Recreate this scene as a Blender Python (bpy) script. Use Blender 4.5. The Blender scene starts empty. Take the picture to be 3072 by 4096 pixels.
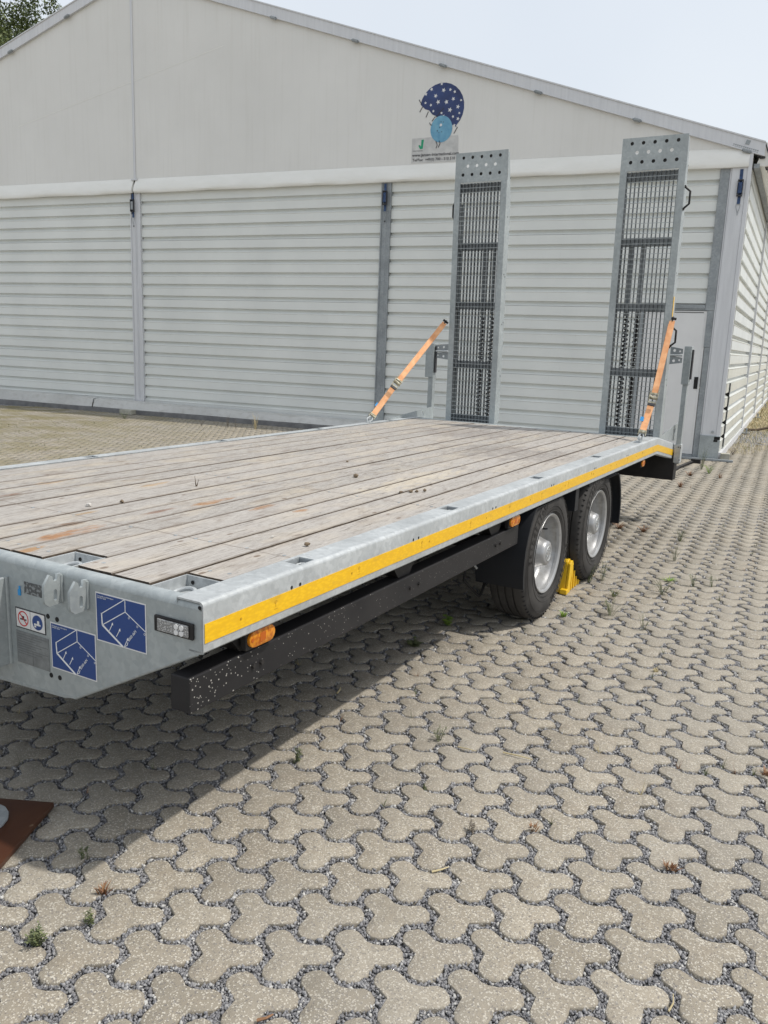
import bpy, bmesh, math, random
import numpy as np
from mathutils import Vector, Matrix
R = math.radians
rng = random.Random(7); nr = np.random.RandomState(11)
S = bpy.context.scene; COL = S.collection

# ---------------------------------------------------------------- camera
H, PITCH, ROLL = 1.6417, 0.20238, 0.037646
fwd = Vector((0, math.cos(PITCH), -math.sin(PITCH))); up0 = Vector((0, math.sin(PITCH), math.cos(PITCH))); rt0 = Vector((1, 0, 0))
cr, sr = math.cos(ROLL), math.sin(ROLL)
rt = rt0*cr + up0*sr; up = up0*cr - rt0*sr
cam = bpy.data.cameras.new('camera'); co = bpy.data.objects.new('camera', cam); COL.objects.link(co)
M = Matrix((rt, up, -fwd)).transposed().to_4x4(); M.translation = (0, 0, H); co.matrix_world = M
cam.sensor_fit = 'VERTICAL'; cam.sensor_height = 24; cam.sensor_width = 18; cam.lens = 24*3271.8/4096
cam.clip_start = .05; cam.clip_end = 2000; S.camera = co

# ---------------------------------------------------------------- sky and sun
SUN = Vector((.604, -.091, 1.0)).normalized()
w = bpy.data.worlds.new('World'); S.world = w; w.use_nodes = True
wn = w.node_tree; wn.nodes.clear()
sky = wn.nodes.new('ShaderNodeTexSky'); sky.sky_type = 'NISHITA'; sky.sun_disc = False
sky.sun_elevation = math.asin(SUN.z); sky.sun_rotation = math.atan2(SUN.x, SUN.y); sky.dust_density = 4; sky.air_density = 1.2
bg1 = wn.nodes.new('ShaderNodeBackground'); bg1.inputs[1].default_value = .035
bg2 = wn.nodes.new('ShaderNodeBackground'); bg2.inputs[1].default_value = 1.22     # thin high white cloud
tc = wn.nodes.new('ShaderNodeTexCoord'); nz = wn.nodes.new('ShaderNodeTexNoise'); nz.inputs['Scale'].default_value = 2.2; nz.inputs['Detail'].default_value = 3
rp = wn.nodes.new('ShaderNodeValToRGB'); rp.color_ramp.elements[0].position = .3; rp.color_ramp.elements[1].position = .75
rp.color_ramp.elements[0].color = (.52, .555, .60, 1); rp.color_ramp.elements[1].color = (.61, .635, .655, 1)
ad = wn.nodes.new('ShaderNodeAddShader'); wo = wn.nodes.new('ShaderNodeOutputWorld')
wn.links.new(tc.outputs['Generated'], nz.inputs['Vector']); wn.links.new(nz.outputs['Fac'], rp.inputs['Fac']); wn.links.new(rp.outputs['Color'], bg2.inputs[0])
wn.links.new(sky.outputs[0], bg1.inputs[0]); wn.links.new(bg1.outputs[0], ad.inputs[0]); wn.links.new(bg2.outputs[0], ad.inputs[1]); wn.links.new(ad.outputs[0], wo.inputs[0])
sl = bpy.data.lights.new('sun', 'SUN'); sl.energy = 3.15; sl.angle = R(1.4); sl.color = (1, .95, .87)
so = bpy.data.objects.new('sun', sl); COL.objects.link(so); so.rotation_euler = SUN.to_track_quat('Z', 'Y').to_euler()
S.view_settings.view_transform = 'Standard'; S.view_settings.look = 'None'; S.view_settings.exposure = 0.0; S.view_settings.gamma = 1
S.view_settings.use_curve_mapping = False

# ---------------------------------------------------------------- materials
class MT:
    def __init__(s, name, col=(.5, .5, .5), rough=.6, metal=0.0, spec=.5):
        s.m = bpy.data.materials.new(name); s.m.use_nodes = True; s.t = s.m.node_tree
        s.b = s.t.nodes['Principled BSDF']; s.b.inputs['Base Color'].default_value = (*col, 1)
        s.b.inputs['Roughness'].default_value = rough; s.b.inputs['Metallic'].default_value = metal
        s.b.inputs['Specular IOR Level'].default_value = spec
        s.c = None; s.col0 = col; s.bump_in = None; s._tc = None
    def n(s, t, **k):
        o = s.t.nodes.new(t)
        for a, v in k.items(): setattr(o, a, v)
        return o
    def tc(s, scale=(1, 1, 1), rot=(0, 0, 0)):
        if s._tc is None: s._tc = s.n('ShaderNodeTexCoord')
        mp = s.n('ShaderNodeMapping'); mp.inputs['Scale'].default_value = scale; mp.inputs['Rotation'].default_value = rot
        s.t.links.new(s._tc.outputs['Object'], mp.inputs[0]); return mp.outputs[0]
    def noise(s, scale=5, detail=4, sc=(1, 1, 1), rough=.6, dist=0):
        o = s.n('ShaderNodeTexNoise'); o.inputs['Scale'].default_value = scale; o.inputs['Detail'].default_value = detail
        o.inputs['Roughness'].default_value = rough; o.inputs['Distortion'].default_value = dist
        s.t.links.new(s.tc(sc), o.inputs['Vector']); return o.outputs['Fac']
    def voro(s, scale=5, sc=(1, 1, 1), feat='F1', out='Distance'):
        o = s.n('ShaderNodeTexVoronoi', feature=feat); o.inputs['Scale'].default_value = scale
        s.t.links.new(s.tc(sc), o.inputs['Vector']); return o.outputs[out]
    def ramp(s, fac, *st):
        o = s.n('ShaderNodeValToRGB'); e = o.color_ramp.elements
        while len(e) < len(st): e.new(.5)
        for i, (p, c) in enumerate(st):
            e[i].position = p; e[i].color = (c, c, c, 1) if not isinstance(c, tuple) else (*c, 1)
        s.t.links.new(fac, o.inputs[0]); return o.outputs[0]
    def mix(s, fac, a, b, mode='MIX'):
        o = s.n('ShaderNodeMix', data_type='RGBA', blend_type=mode); ins = [i for i in o.inputs if i.enabled]
        f, A, B = ins[0], ins[1], ins[2]
        for sock, v in ((f, fac), (A, a), (B, b)):
            if isinstance(v, (int, float)): sock.default_value = v
            elif isinstance(v, tuple): sock.default_value = (*v, 1)
            else: s.t.links.new(v, sock)
        return [q for q in o.outputs if q.enabled][0]
    def math(s, op, a, b=0.0):
        o = s.n('ShaderNodeMath', operation=op)
        for k, v in enumerate((a, b)):
            if isinstance(v, (int, float)): o.inputs[k].default_value = v
            else: s.t.links.new(v, o.inputs[k])
        return o.outputs[0]
    def color(s, c): s.c = c; s.t.links.new(c, s.b.inputs['Base Color']); return s
    def rough(s, c): s.t.links.new(c, s.b.inputs['Roughness']); return s
    def bump(s, h, strength=.3, dist=.002):
        o = s.n('ShaderNodeBump'); o.inputs['Strength'].default_value = strength; o.inputs['Distance'].default_value = dist
        s.t.links.new(h, o.inputs['Height'])
        if s.bump_in is not None: s.t.links.new(s.bump_in, o.inputs['Normal'])
        s.bump_in = o.outputs[0]; s.t.links.new(o.outputs[0], s.b.inputs['Normal']); return s
    def island(s):
        return s.n('ShaderNodeNewGeometry').outputs['Random Per Island']
    def objrand(s):
        return s.n('ShaderNodeObjectInfo').outputs['Random']

def galvanised(name, lo, hi, rough=.42, metal=.55, spangle=38):
    m = MT(name, lo, rough, metal)
    o = m.n('ShaderNodeTexVoronoi'); o.inputs['Scale'].default_value = spangle; m.t.links.new(m.tc(), o.inputs['Vector'])
    sepn = m.n('ShaderNodeSeparateColor'); m.t.links.new(o.outputs['Color'], sepn.inputs[0])
    c = m.ramp(sepn.outputs[0], (0, lo), (1, hi))
    blot = m.noise(3.5, 6, rough=.65); c = m.mix(m.ramp(blot, (.42, 0.0), (.62, .55)), c, tuple(v*.72 for v in lo))
    fine = m.noise(14, 6); c = m.mix(m.ramp(fine, (.56, 0.0), (.72, .45)), c, tuple(min(1, v*1.35) for v in hi))
    m.color(c); m.rough(m.ramp(sepn.outputs[1], (0, rough-.08), (1, rough+.16))); m.bump(m.noise(60, 3), .12, .001); return m.m
GALV = galvanised('galvanised_steel', (.43, .455, .465), (.52, .545, .555), .5, .35, 60)
GALVD = galvanised('dull_galvanised_steel', (.27, .295, .31), (.345, .37, .385), .55, .15, 40)
GRATE = galvanised('grating_steel', (.12, .135, .145), (.17, .185, .195), .55, .2, 40)
GALVR = galvanised('ramp_galvanised_steel', (.345, .38, .39), (.415, .45, .455), .5, .3, 55)

m = MT('aluminium', (.52, .53, .55), .5, .12); m.color(m.ramp(m.noise(3, 5, sc=(6, 6, .5)), (.3, (.58, .59, .61)), (.7, (.67, .68, .70)))); ALU = m.m
m = MT('pvc_membrane', (.66, .655, .64), .45)
st = m.noise(5, 5, sc=(3, 3, .12)); bl = m.noise(.5, 4)
c = m.ramp(bl, (.3, (.68, .675, .65)), (.7, (.74, .735, .71))); c = m.mix(m.ramp(st, (.50, 0.0), (.75, .30)), c, (.60, .59, .55)); m.color(c); m.bump(m.noise(700, 2), .05, .0006).bump(bl, .35, .05); PVC = m.m
m = MT('hem_membrane', (.72, .71, .67), .4); m.color(m.ramp(m.noise(1.3, 5, sc=(1, 1, 3)), (.3, (.76, .755, .71)), (.7, (.83, .825, .79)))); m.bump(m.noise(2.5, 4), .5, .03); HEM = m.m
m = MT('painted_cladding', (.62, .64, .62), .42)
bl = m.noise(.9, 5); fin = m.noise(22, 6, sc=(1, 1, .25)); c = m.ramp(bl, (.3, (.67, .69, .67)), (.7, (.75, .77, .745)))
c = m.mix(m.ramp(fin, (.62, 0.0), (.8, .25)), c, (.42, .42, .38)); sp = m.voro(2.3); c = m.mix(m.ramp(sp, (.0, .8), (.012, 0.0)), c, (.15, .13, .11)); m.color(c); CLAD = m.m
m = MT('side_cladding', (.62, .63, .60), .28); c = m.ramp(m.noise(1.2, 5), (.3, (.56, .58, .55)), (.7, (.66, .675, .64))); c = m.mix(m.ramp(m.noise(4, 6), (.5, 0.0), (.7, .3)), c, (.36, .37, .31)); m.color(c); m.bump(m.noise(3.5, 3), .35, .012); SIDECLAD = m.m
m = MT('door_paint', (.64, .64, .66), .4); m.color(m.ramp(m.noise(2, 5), (.3, (.67, .67, .665)), (.7, (.74, .74, .735)))); DOORP = m.m
m = MT('skirt_membrane', (.5, .5, .48), .5); c = m.ramp(m.noise(1.6, 5), (.3, (.46, .46, .44)), (.7, (.58, .58, .56))); c = m.mix(m.ramp(m.noise(7, 6, sc=(1, 1, 2)), (.5, 0.0), (.7, .4)), c, (.33, .31, .27)); m.color(c); m.bump(m.noise(3, 4), .4, .02); SKIRTL = m.m
m = MT('dark_skirt', (.16, .165, .17), .6); m.color(m.ramp(m.noise(6, 5), (.3, (.12, .12, .125)), (.7, (.21, .21, .21)))); SKIRTD = m.m

def woodmat():
    m = MT('weathered_planks', (.42, .38, .33), .75)
    oi = m.n('ShaderNodeObjectInfo'); tcn = m.n('ShaderNodeTexCoord'); add = m.n('ShaderNodeVectorMath', operation='ADD'); comb = m.n('ShaderNodeCombineXYZ')
    m.t.links.new(m.math('MULTIPLY', oi.outputs['Random'], 40.0), comb.inputs[1]); m.t.links.new(m.math('MULTIPLY', oi.outputs['Random'], 13.0), comb.inputs[2])
    m.t.links.new(tcn.outputs['Object'], add.inputs[0]); m.t.links.new(comb.outputs[0], add.inputs[1])
    def nz(scale, sc, det=5, dist=0.0, rough=.65):
        mp = m.n('ShaderNodeMapping'); mp.inputs['Scale'].default_value = sc; m.t.links.new(add.outputs[0], mp.inputs[0])
        o = m.n('ShaderNodeTexNoise'); o.inputs['Scale'].default_value = scale; o.inputs['Detail'].default_value = det; o.inputs['Distortion'].default_value = dist; o.inputs['Roughness'].default_value = rough
        m.t.links.new(mp.outputs[0], o.inputs['Vector']); return o.outputs['Fac']
    g1 = nz(11, (9, .42, 9), 8, 1.1, .72); g2 = nz(60, (6, .35, 6), 4); blot = nz(2.2, (2.5, .9, 1), 5); dirt = nz(5, (3, .8, 1), 6, .5)
    c = m.ramp(g1, (.22, (.20, .182, .165)), (.40, (.31, .292, .27)), (.58, (.385, .367, .34)), (.78, (.48, .462, .435)))
    c = m.mix(m.ramp(g2, (.50, 0.0), (.62, .7)), c, (.13, .10, .085))
    c = m.mix(m.ramp(blot, (.48, 0.0), (.66, .5)), c, (.46, .395, .30))
    c = m.mix(m.ramp(dirt, (.54, 0.0), (.68, .6)), c, (.16, .12, .09))
    knot = m.n('ShaderNodeTexVoronoi'); knot.inputs['Scale'].default_value = 3.7; mp = m.n('ShaderNodeMapping'); mp.inputs['Scale'].default_value = (2.4, .8, .1)
    m.t.links.new(add.outputs[0], mp.inputs[0]); m.t.links.new(mp.outputs[0], knot.inputs['Vector'])
    c = m.mix(m.ramp(knot.outputs['Distance'], (.0, .9), (.06, .6), (.12, 0.0)), c, (.10, .062, .038))
    c = m.mix(m.ramp(oi.outputs['Random'], (0, 0.0), (1, .35)), c, (.46, .43, .40))
    # orange rust and clay stains where machines stood, in deck coordinates
    sepx = m.n('ShaderNodeSeparateXYZ'); m.t.links.new(tcn.outputs['Object'], sepx.inputs[0])
    ragged = m.noise(9, 5, sc=(3, 1, 1))
    for (sx, sy, rx, ry, k, cc) in STAINS:
        dx = m.math('DIVIDE', m.math('SUBTRACT', sepx.outputs[0], sx), rx); dy = m.math('DIVIDE', m.math('SUBTRACT', sepx.outputs[1], sy), ry)
        d = m.math('ADD', m.math('ADD', m.math('MULTIPLY', dx, dx), m.math('MULTIPLY', dy, dy)), m.math('MULTIPLY', m.math('SUBTRACT', ragged, .5), 4.5))
        c = m.mix(m.ramp(d, (0, k), (1.0, 0.0)), c, cc)
    # worn lines across the boards over the cross members
    for yy in (.56, 1.70, 2.9, 4.1):
        d = m.math('ABSOLUTE', m.math('SUBTRACT', sepx.outputs[1], yy)); c = m.mix(m.ramp(d, (.002, .8), (.0045, 0.0)), c, (.12, .09, .07))
    cr1 = nz(30, (5, .22, 1), 3, .3, .5); cr2 = nz(75, (3, .30, 1), 2)
    c = m.mix(m.ramp(cr1, (.63, 0.0), (.66, .75)), c, (.085, .065, .05))
    c = m.mix(m.ramp(cr2, (.65, 0.0), (.69, .6)), c, (.11, .085, .07)); c = m.mix(m.ramp(cr2, (.30, .45), (.35, 0.0)), c, (.56, .53, .48))
    k2 = m.n('ShaderNodeTexVoronoi'); k2.inputs['Scale'].default_value = 9; mp = m.n('ShaderNodeMapping'); mp.inputs['Scale'].default_value = (1.6, .8, .1); m.t.links.new(add.outputs[0], mp.inputs[0]); m.t.links.new(mp.outputs[0], k2.inputs['Vector'])
    ks = m.n('ShaderNodeSeparateColor'); m.t.links.new(k2.outputs['Color'], ks.inputs[0]); kk = m.math('MULTIPLY', m.ramp(k2.outputs['Distance'], (.0, .9), (.10, .75), (.15, 0.0)), m.math('GREATER_THAN', ks.outputs[0], .80)); c = m.mix(kk, c, (.13, .085, .055))
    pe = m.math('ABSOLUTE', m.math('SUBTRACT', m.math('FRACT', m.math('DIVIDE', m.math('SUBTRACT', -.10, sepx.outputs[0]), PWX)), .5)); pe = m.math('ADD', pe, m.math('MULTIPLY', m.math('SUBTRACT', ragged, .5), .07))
    c = m.mix(m.ramp(pe, (.405, 0.0), (.475, .75)), c, (.13, .105, .085))  # grime along plank edges, painted dark to deepen the gaps
    m.color(c); m.rough(m.ramp(g1, (.2, .62), (.8, .85))); m.bump(g1, .45, .002).bump(g2, .3, .001); return m.m
PWX = (2.496-.20)/14
STAINS = [(-.97, .33, .045, .16, .9, (.30, .14, .05)), (-1.08, .42, .03, .10, .8, (.14, .07, .03)), (-.87, .08, .03, .09, .85, (.32, .18, .075)),
          (-.97, 1.12, .03, .14, .85, (.30, .15, .055)), (-.72, 1.20, .025, .13, .8, (.27, .14, .06)), (-1.0, .83, .02, .11, .7, (.17, .07, .03)),
          (-.55, 1.23, .02, .05, .8, (.31, .15, .055)), (-1.76, .64, .025, .07, .8, (.16, .07, .03)), (-1.20, .60, .02, .08, .7, (.34, .22, .10)),
          (-1.5, 1.3, .025, .12, .6, (.36, .22, .09)), (-1.9, 1.0, .03, .15, .55, (.36, .22, .09)), (-.6, 3.9, .5, .5, .45, (.13, .11, .10)), (-1.4, 4.9, .5, .5, .4, (.13, .11, .11)), (-.55, 2.3, .12, .7, .4, (.58, .50, .36))]
WOOD = woodmat()
m = MT('end_grain_and_gap_shade', (.07, .055, .045), .9); m.color(m.ramp(m.noise(60, 4), (.3, (.04, .03, .025)), (.7, (.13, .10, .07)))); ENDGAP = m.m  # end grain; same dark tone paints the gap shade on plank sides

def paver():
    m = MT('exposed_concrete_paver', (.33, .29, .23), .85)
    r1 = m.island(); r2 = m.objrand(); rr = m.math('FRACT', m.math('ADD', r1, r2))
    geo = m.n('ShaderNodeNewGeometry')
    def pn(kind, scale):
        o = m.n(kind); o.inputs['Scale'].default_value = scale; m.t.links.new(geo.outputs['Position'], o.inputs['Vector']); return o
    a = pn('ShaderNodeTexVoronoi', 260); b = pn('ShaderNodeTexVoronoi', 170); n1 = pn('ShaderNodeTexNoise', 90); n2 = pn('ShaderNodeTexNoise', .9); n2.inputs['Detail'].default_value = 5; n3 = pn('ShaderNodeTexNoise', 12); n3.inputs['Detail'].default_value = 6
    sa = m.n('ShaderNodeSeparateColor'); m.t.links.new(a.outputs['Color'], sa.inputs[0])
    c = m.ramp(rr, (0, (.225, .20, .158)), (.2, (.268, .238, .19)), (.8, (.298, .265, .21)), (1, (.338, .303, .245)))
    c = m.mix(m.ramp(n1.outputs['Fac'], (.35, .30), (.6, 0.0)), c, (.22, .19, .145))
    c = m.mix(m.ramp(sa.outputs[0], (.80, 0.0), (.86, .65)), c, (.58, .55, .48))
    c = m.mix(m.ramp(sa.outputs[1], (.86, 0.0), (.92, .7)), c, (.13, .12, .12))
    c = m.mix(m.ramp(n3.outputs['Fac'], (.5, 0.0), (.75, .35)), c, (.25, .205, .15))
    c = m.mix(m.ramp(n2.outputs['Fac'], (.40, 0.0), (.62, .38)), c, (.27, .255, .225))
    n4 = pn('ShaderNodeTexNoise', 3.7); n4.inputs['Detail'].default_value = 6; n4.inputs['Distortion'].default_value = .6; c = m.mix(m.ramp(n4.outputs['Fac'], (.60, 0.0), (.70, .32)), c, (.19, .165, .125))
    px_ = m.n('ShaderNodeSeparateXYZ'); m.t.links.new(geo.outputs['Position'], px_.inputs[0])
    far_ = m.ramp(m.math('MULTIPLY', px_.outputs[0], -.125), (.30, 0.0), (.85, 1.0)); n5 = pn('ShaderNodeTexNoise', 1.6); n5.inputs['Detail'].default_value = 7
    c = m.mix(m.math('MULTIPLY', m.ramp(n5.outputs['Fac'], (.40, 0.0), (.60, .8)), far_), c, (.19, .165, .075))
    m.color(c); m.bump(a.outputs['Distance'], .5, .0016).bump(n1.outputs['Fac'], .4, .0012); return m.m
PAVER = paver()
def gravel():
    m = MT('basalt_chippings', (.22, .22, .23), .8)
    rr = m.island(); geo = m.n('ShaderNodeNewGeometry'); n = m.n('ShaderNodeTexNoise'); n.inputs['Scale'].default_value = 240; m.t.links.new(geo.outputs['Position'], n.inputs['Vector'])
    c = m.ramp(rr, (0, (.10, .10, .11)), (.5, (.185, .185, .195)), (.88, (.30, .30, .305)), (1, (.56, .55, .52)))
    c = m.mix(m.ramp(n.outputs['Fac'], (.45, 0.0), (.65, .4)), c, (.36, .355, .36)); m.color(c); return m.m
GRAV = gravel()
def bed():
    m = MT('gravel_bed', (.2, .2, .2), .9); geo = m.n('ShaderNodeNewGeometry')
    v = m.n('ShaderNodeTexVoronoi'); v.inputs['Scale'].default_value = 120; m.t.links.new(geo.outputs['Position'], v.inputs['Vector']); sp = m.n('ShaderNodeSeparateColor'); m.t.links.new(v.outputs['Color'], sp.inputs[0])
    c = m.ramp(sp.outputs[0], (0, (.10, .10, .11)), (.7, (.23, .23, .24)), (1, (.42, .42, .42)))
    m.color(c); m.bump(v.outputs['Distance'], .8, .004); return m.m
BED = bed()
def soil():
    m = MT('dry_ground', (.3, .25, .18), .95); a = m.noise(1.2, 6); b = m.noise(30, 5)
    c = m.ramp(a, (.3, (.25, .21, .14)), (.5, (.33, .28, .20)), (.7, (.20, .20, .10))); c = m.mix(m.ramp(b, (.4, 0.0), (.7, .5)), c, (.42, .35, .22)); m.color(c); m.bump(b, .6, .01); return m.m
SOIL = soil()
m = MT('black_painted_steel', (.018, .018, .02), .5, 0, .25); c = m.ramp(m.noise(3, 5), (.3, (.014, .014, .016)), (.7, (.028, .027, .028)))
vv = m.voro(75); big = m.noise(6, 3); tcn = m.n('ShaderNodeTexCoord'); sp = m.n('ShaderNodeSeparateXYZ'); m.t.links.new(tcn.outputs['Object'], sp.inputs[0])
fade = m.math('MULTIPLY', m.ramp(sp.outputs[1], (0.0, .23), (1.0, .10)), m.ramp(big, (.35, .6), (.65, 1.0)))
c = m.mix(m.math('LESS_THAN', m.math('ADD', vv, m.math('MULTIPLY', m.noise(40, 2), .22)), m.math('ADD', fade, .115)), c, (.34, .33, .31)); c0 = m.ramp(m.noise(3, 5), (.3, (.014, .014, .016)), (.7, (.028, .027, .028))); gn = m.n('ShaderNodeSeparateXYZ'); m.t.links.new(tcn.outputs['Normal'], gn.inputs[0]); c = m.mix(m.math('GREATER_THAN', gn.outputs[0], .7), c0, c); m.color(c); BLACKSPOT = m.m
m = MT('black_steel', (.02, .02, .022), .55, 0, .25); m.color(m.ramp(m.noise(5, 5), (.3, (.014, .014, .015)), (.7, (.035, .033, .032)))); BLACK = m.m
m = MT('rubber', (.022, .022, .023), .8, 0, .3); c = m.ramp(m.noise(7, 6), (.3, (.030, .029, .029)), (.7, (.062, .059, .056))); m.color(c); m.bump(m.noise(80, 3), .15, .001); RUBBER = m.m
RUBTXT = MT('rubber_lettering', (.006, .006, .007), .5).m
m = MT('mudguard_plastic', (.014, .016, .020), .5, 0, .3); MUD = m.m
m = MT('wheel_silver', (.4, .4, .41), .36, .45); c = m.ramp(m.noise(4, 4), (.3, (.34, .345, .35)), (.7, (.43, .435, .44))); c = m.mix(m.ramp(m.noise(18, 6), (.52, 0.0), (.7, .45)), c, (.17, .155, .135)); m.color(c); SILVER = m.m
m = MT('reflective_yellow', (.86, .50, .008), .3); lay = m.voro(300); tcn = m.n('ShaderNodeTexCoord')
m.color(m.mix(m.ramp(m.noise(3, 4, sc=(1, .4, 4)), (.45, 0.0), (.7, .35)), (.86, .52, .008), (.72, .38, .006))); cellv = m.voro(42, sc=(1, 1, 2.5)); c = m.mix(m.ramp(cellv, (.25, 0.0), (.6, .35)), m.c, (.62, .33, .006)); c = m.mix(m.ramp(m.noise(11, 7, sc=(1, .5, 2)), (.58, 0.0), (.75, .5)), c, (.42, .27, .05)); m.color(c); m.bump(lay, .12, .001); YELLOW = m.m
MARK = MT('marking_ink', (.48, .27, .01), .5).m
m = MT('chock_plastic', (.80, .50, .015), .42); m.color(m.ramp(m.noise(5, 4), (.3, (.70, .42, .012)), (.7, (.84, .54, .02)))); CHOCK = m.m
m = MT('amber_lens', (.85, .26, .01), .15); m.b.inputs['Transmission Weight'].default_value = .25; m.color(m.ramp(m.noise(60, 3), (.35, (.55, .13, .004)), (.65, (.92, .36, .02)))); AMBER = m.m
m = MT('clear_lens', (.6, .6, .6), .2); vl = m.voro(220); m.color(m.ramp(vl, (0, (.75, .75, .74)), (.5, (.22, .22, .22)))); m.bump(vl, .6, .002); LENS = m.m
m = MT('orange_webbing', (.72, .31, .12), .7); m.color(m.ramp(m.noise(14, 4, sc=(1, 1, 1)), (.35, (.66, .30, .13)), (.65, (.82, .45, .23)))); m.bump(m.noise(500, 1), .3, .0006); ORANGE = m.m
m = MT('blue_webbing', (.025, .06, .16), .75); m.color(m.ramp(m.noise(30, 4), (.3, (.012, .025, .07)), (.7, (.05, .10, .22)))); BLUEWEB = m.m
m = MT('zinc_yellow_steel', (.42, .40, .28), .35, .6); m.color(m.ramp(m.noise(40, 3), (.35, (.20, .18, .12)), (.65, (.55, .52, .40)))); ZINC = m.m
WHITE = MT('white_print', (.78, .79, .80), .45).m
BLUE = MT('sticker_blue', (.018, .055, .21), .35).m
m = MT('emblem_blue', (.02, .035, .13), .5); m.color(m.ramp(m.noise(4, 4), (.3, (.015, .025, .09)), (.7, (.03, .06, .19)))); EMBD = m.m
m = MT('emblem_light_blue', (.1, .3, .5), .5); m.color(m.ramp(m.noise(5, 4), (.3, (.08, .25, .42)), (.6, (.17, .40, .55)), (.8, (.30, .38, .30)))); EMBL = m.m
EMBG = MT('emblem_green', (.01, .30, .15), .5).m
INK = MT('print_ink', (.035, .035, .04), .5).m
RED = MT('sign_red', (.55, .03, .03), .4).m
STICKW = MT('sticker_white', (.70, .70, .70), .4).m
m = MT('faded_print_field', (.54, .54, .53), .5); m.color(m.ramp(m.noise(6, 5), (.35, (.46, .46, .455)), (.65, (.60, .60, .585)))); FIELD = m.m
m = MT('type_plate', (.2, .21, .215), .5, .2); m.color(m.ramp(m.noise(25, 5), (.35, (.17, .18, .185)), (.7, (.27, .285, .29)))); PLATEG = m.m
m = MT('worn_label_ink', (.1, .1, .1), .6); m.color(m.ramp(m.noise(70, 4), (.48, (.075, .078, .08)), (.56, (.24, .255, .26)))); WORN = m.m
PLATED = MT('type_plate_line', (.13, .135, .14), .5).m
m = MT('phenolic_board', (.09, .03, .02), .35); c = m.ramp(m.noise(2.5, 5), (.3, (.045, .016, .011)), (.7, (.085, .034, .016))); c = m.mix(m.ramp(m.noise(7, 6, dist=1), (.63, 0.0), (.68, .9)), c, (.30, .22, .15)); m.color(c); BOARD = m.m
m = MT('concrete', (.4, .39, .34), .9); m.color(m.ramp(m.noise(8, 6), (.3, (.28, .27, .22)), (.7, (.45, .44, .38)))); m.bump(m.noise(50, 4), .5, .003); CONC = m.m
def leafmat(name, a, b):
    m = MT(name, a, .6); m.color(m.ramp(m.island(), (0, a), (1, b))); m.b.inputs['Subsurface Weight'].default_value = .0; return m.m
LEAF = leafmat('tree_leaf', (.035, .06, .015), (.12, .15, .04)); WEED = leafmat('weed_green', (.06, .08, .035), (.18, .20, .09)); WEEDR = leafmat('weed_red', (.15, .06, .03), (.27, .15, .07)); STRAW = leafmat('dry_straw', (.30, .24, .12), (.55, .47, .28)); WEEDB = leafmat('weed_bright', (.13, .24, .03), (.26, .36, .06)); DEAD = leafmat('dead_stalk', (.09, .075, .06), (.2, .17, .13))
m = MT('bark', (.12, .09, .06), .9); BARK = m.m
DARKIN = MT('dark_gap', (.012, .012, .012), .9).m

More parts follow.
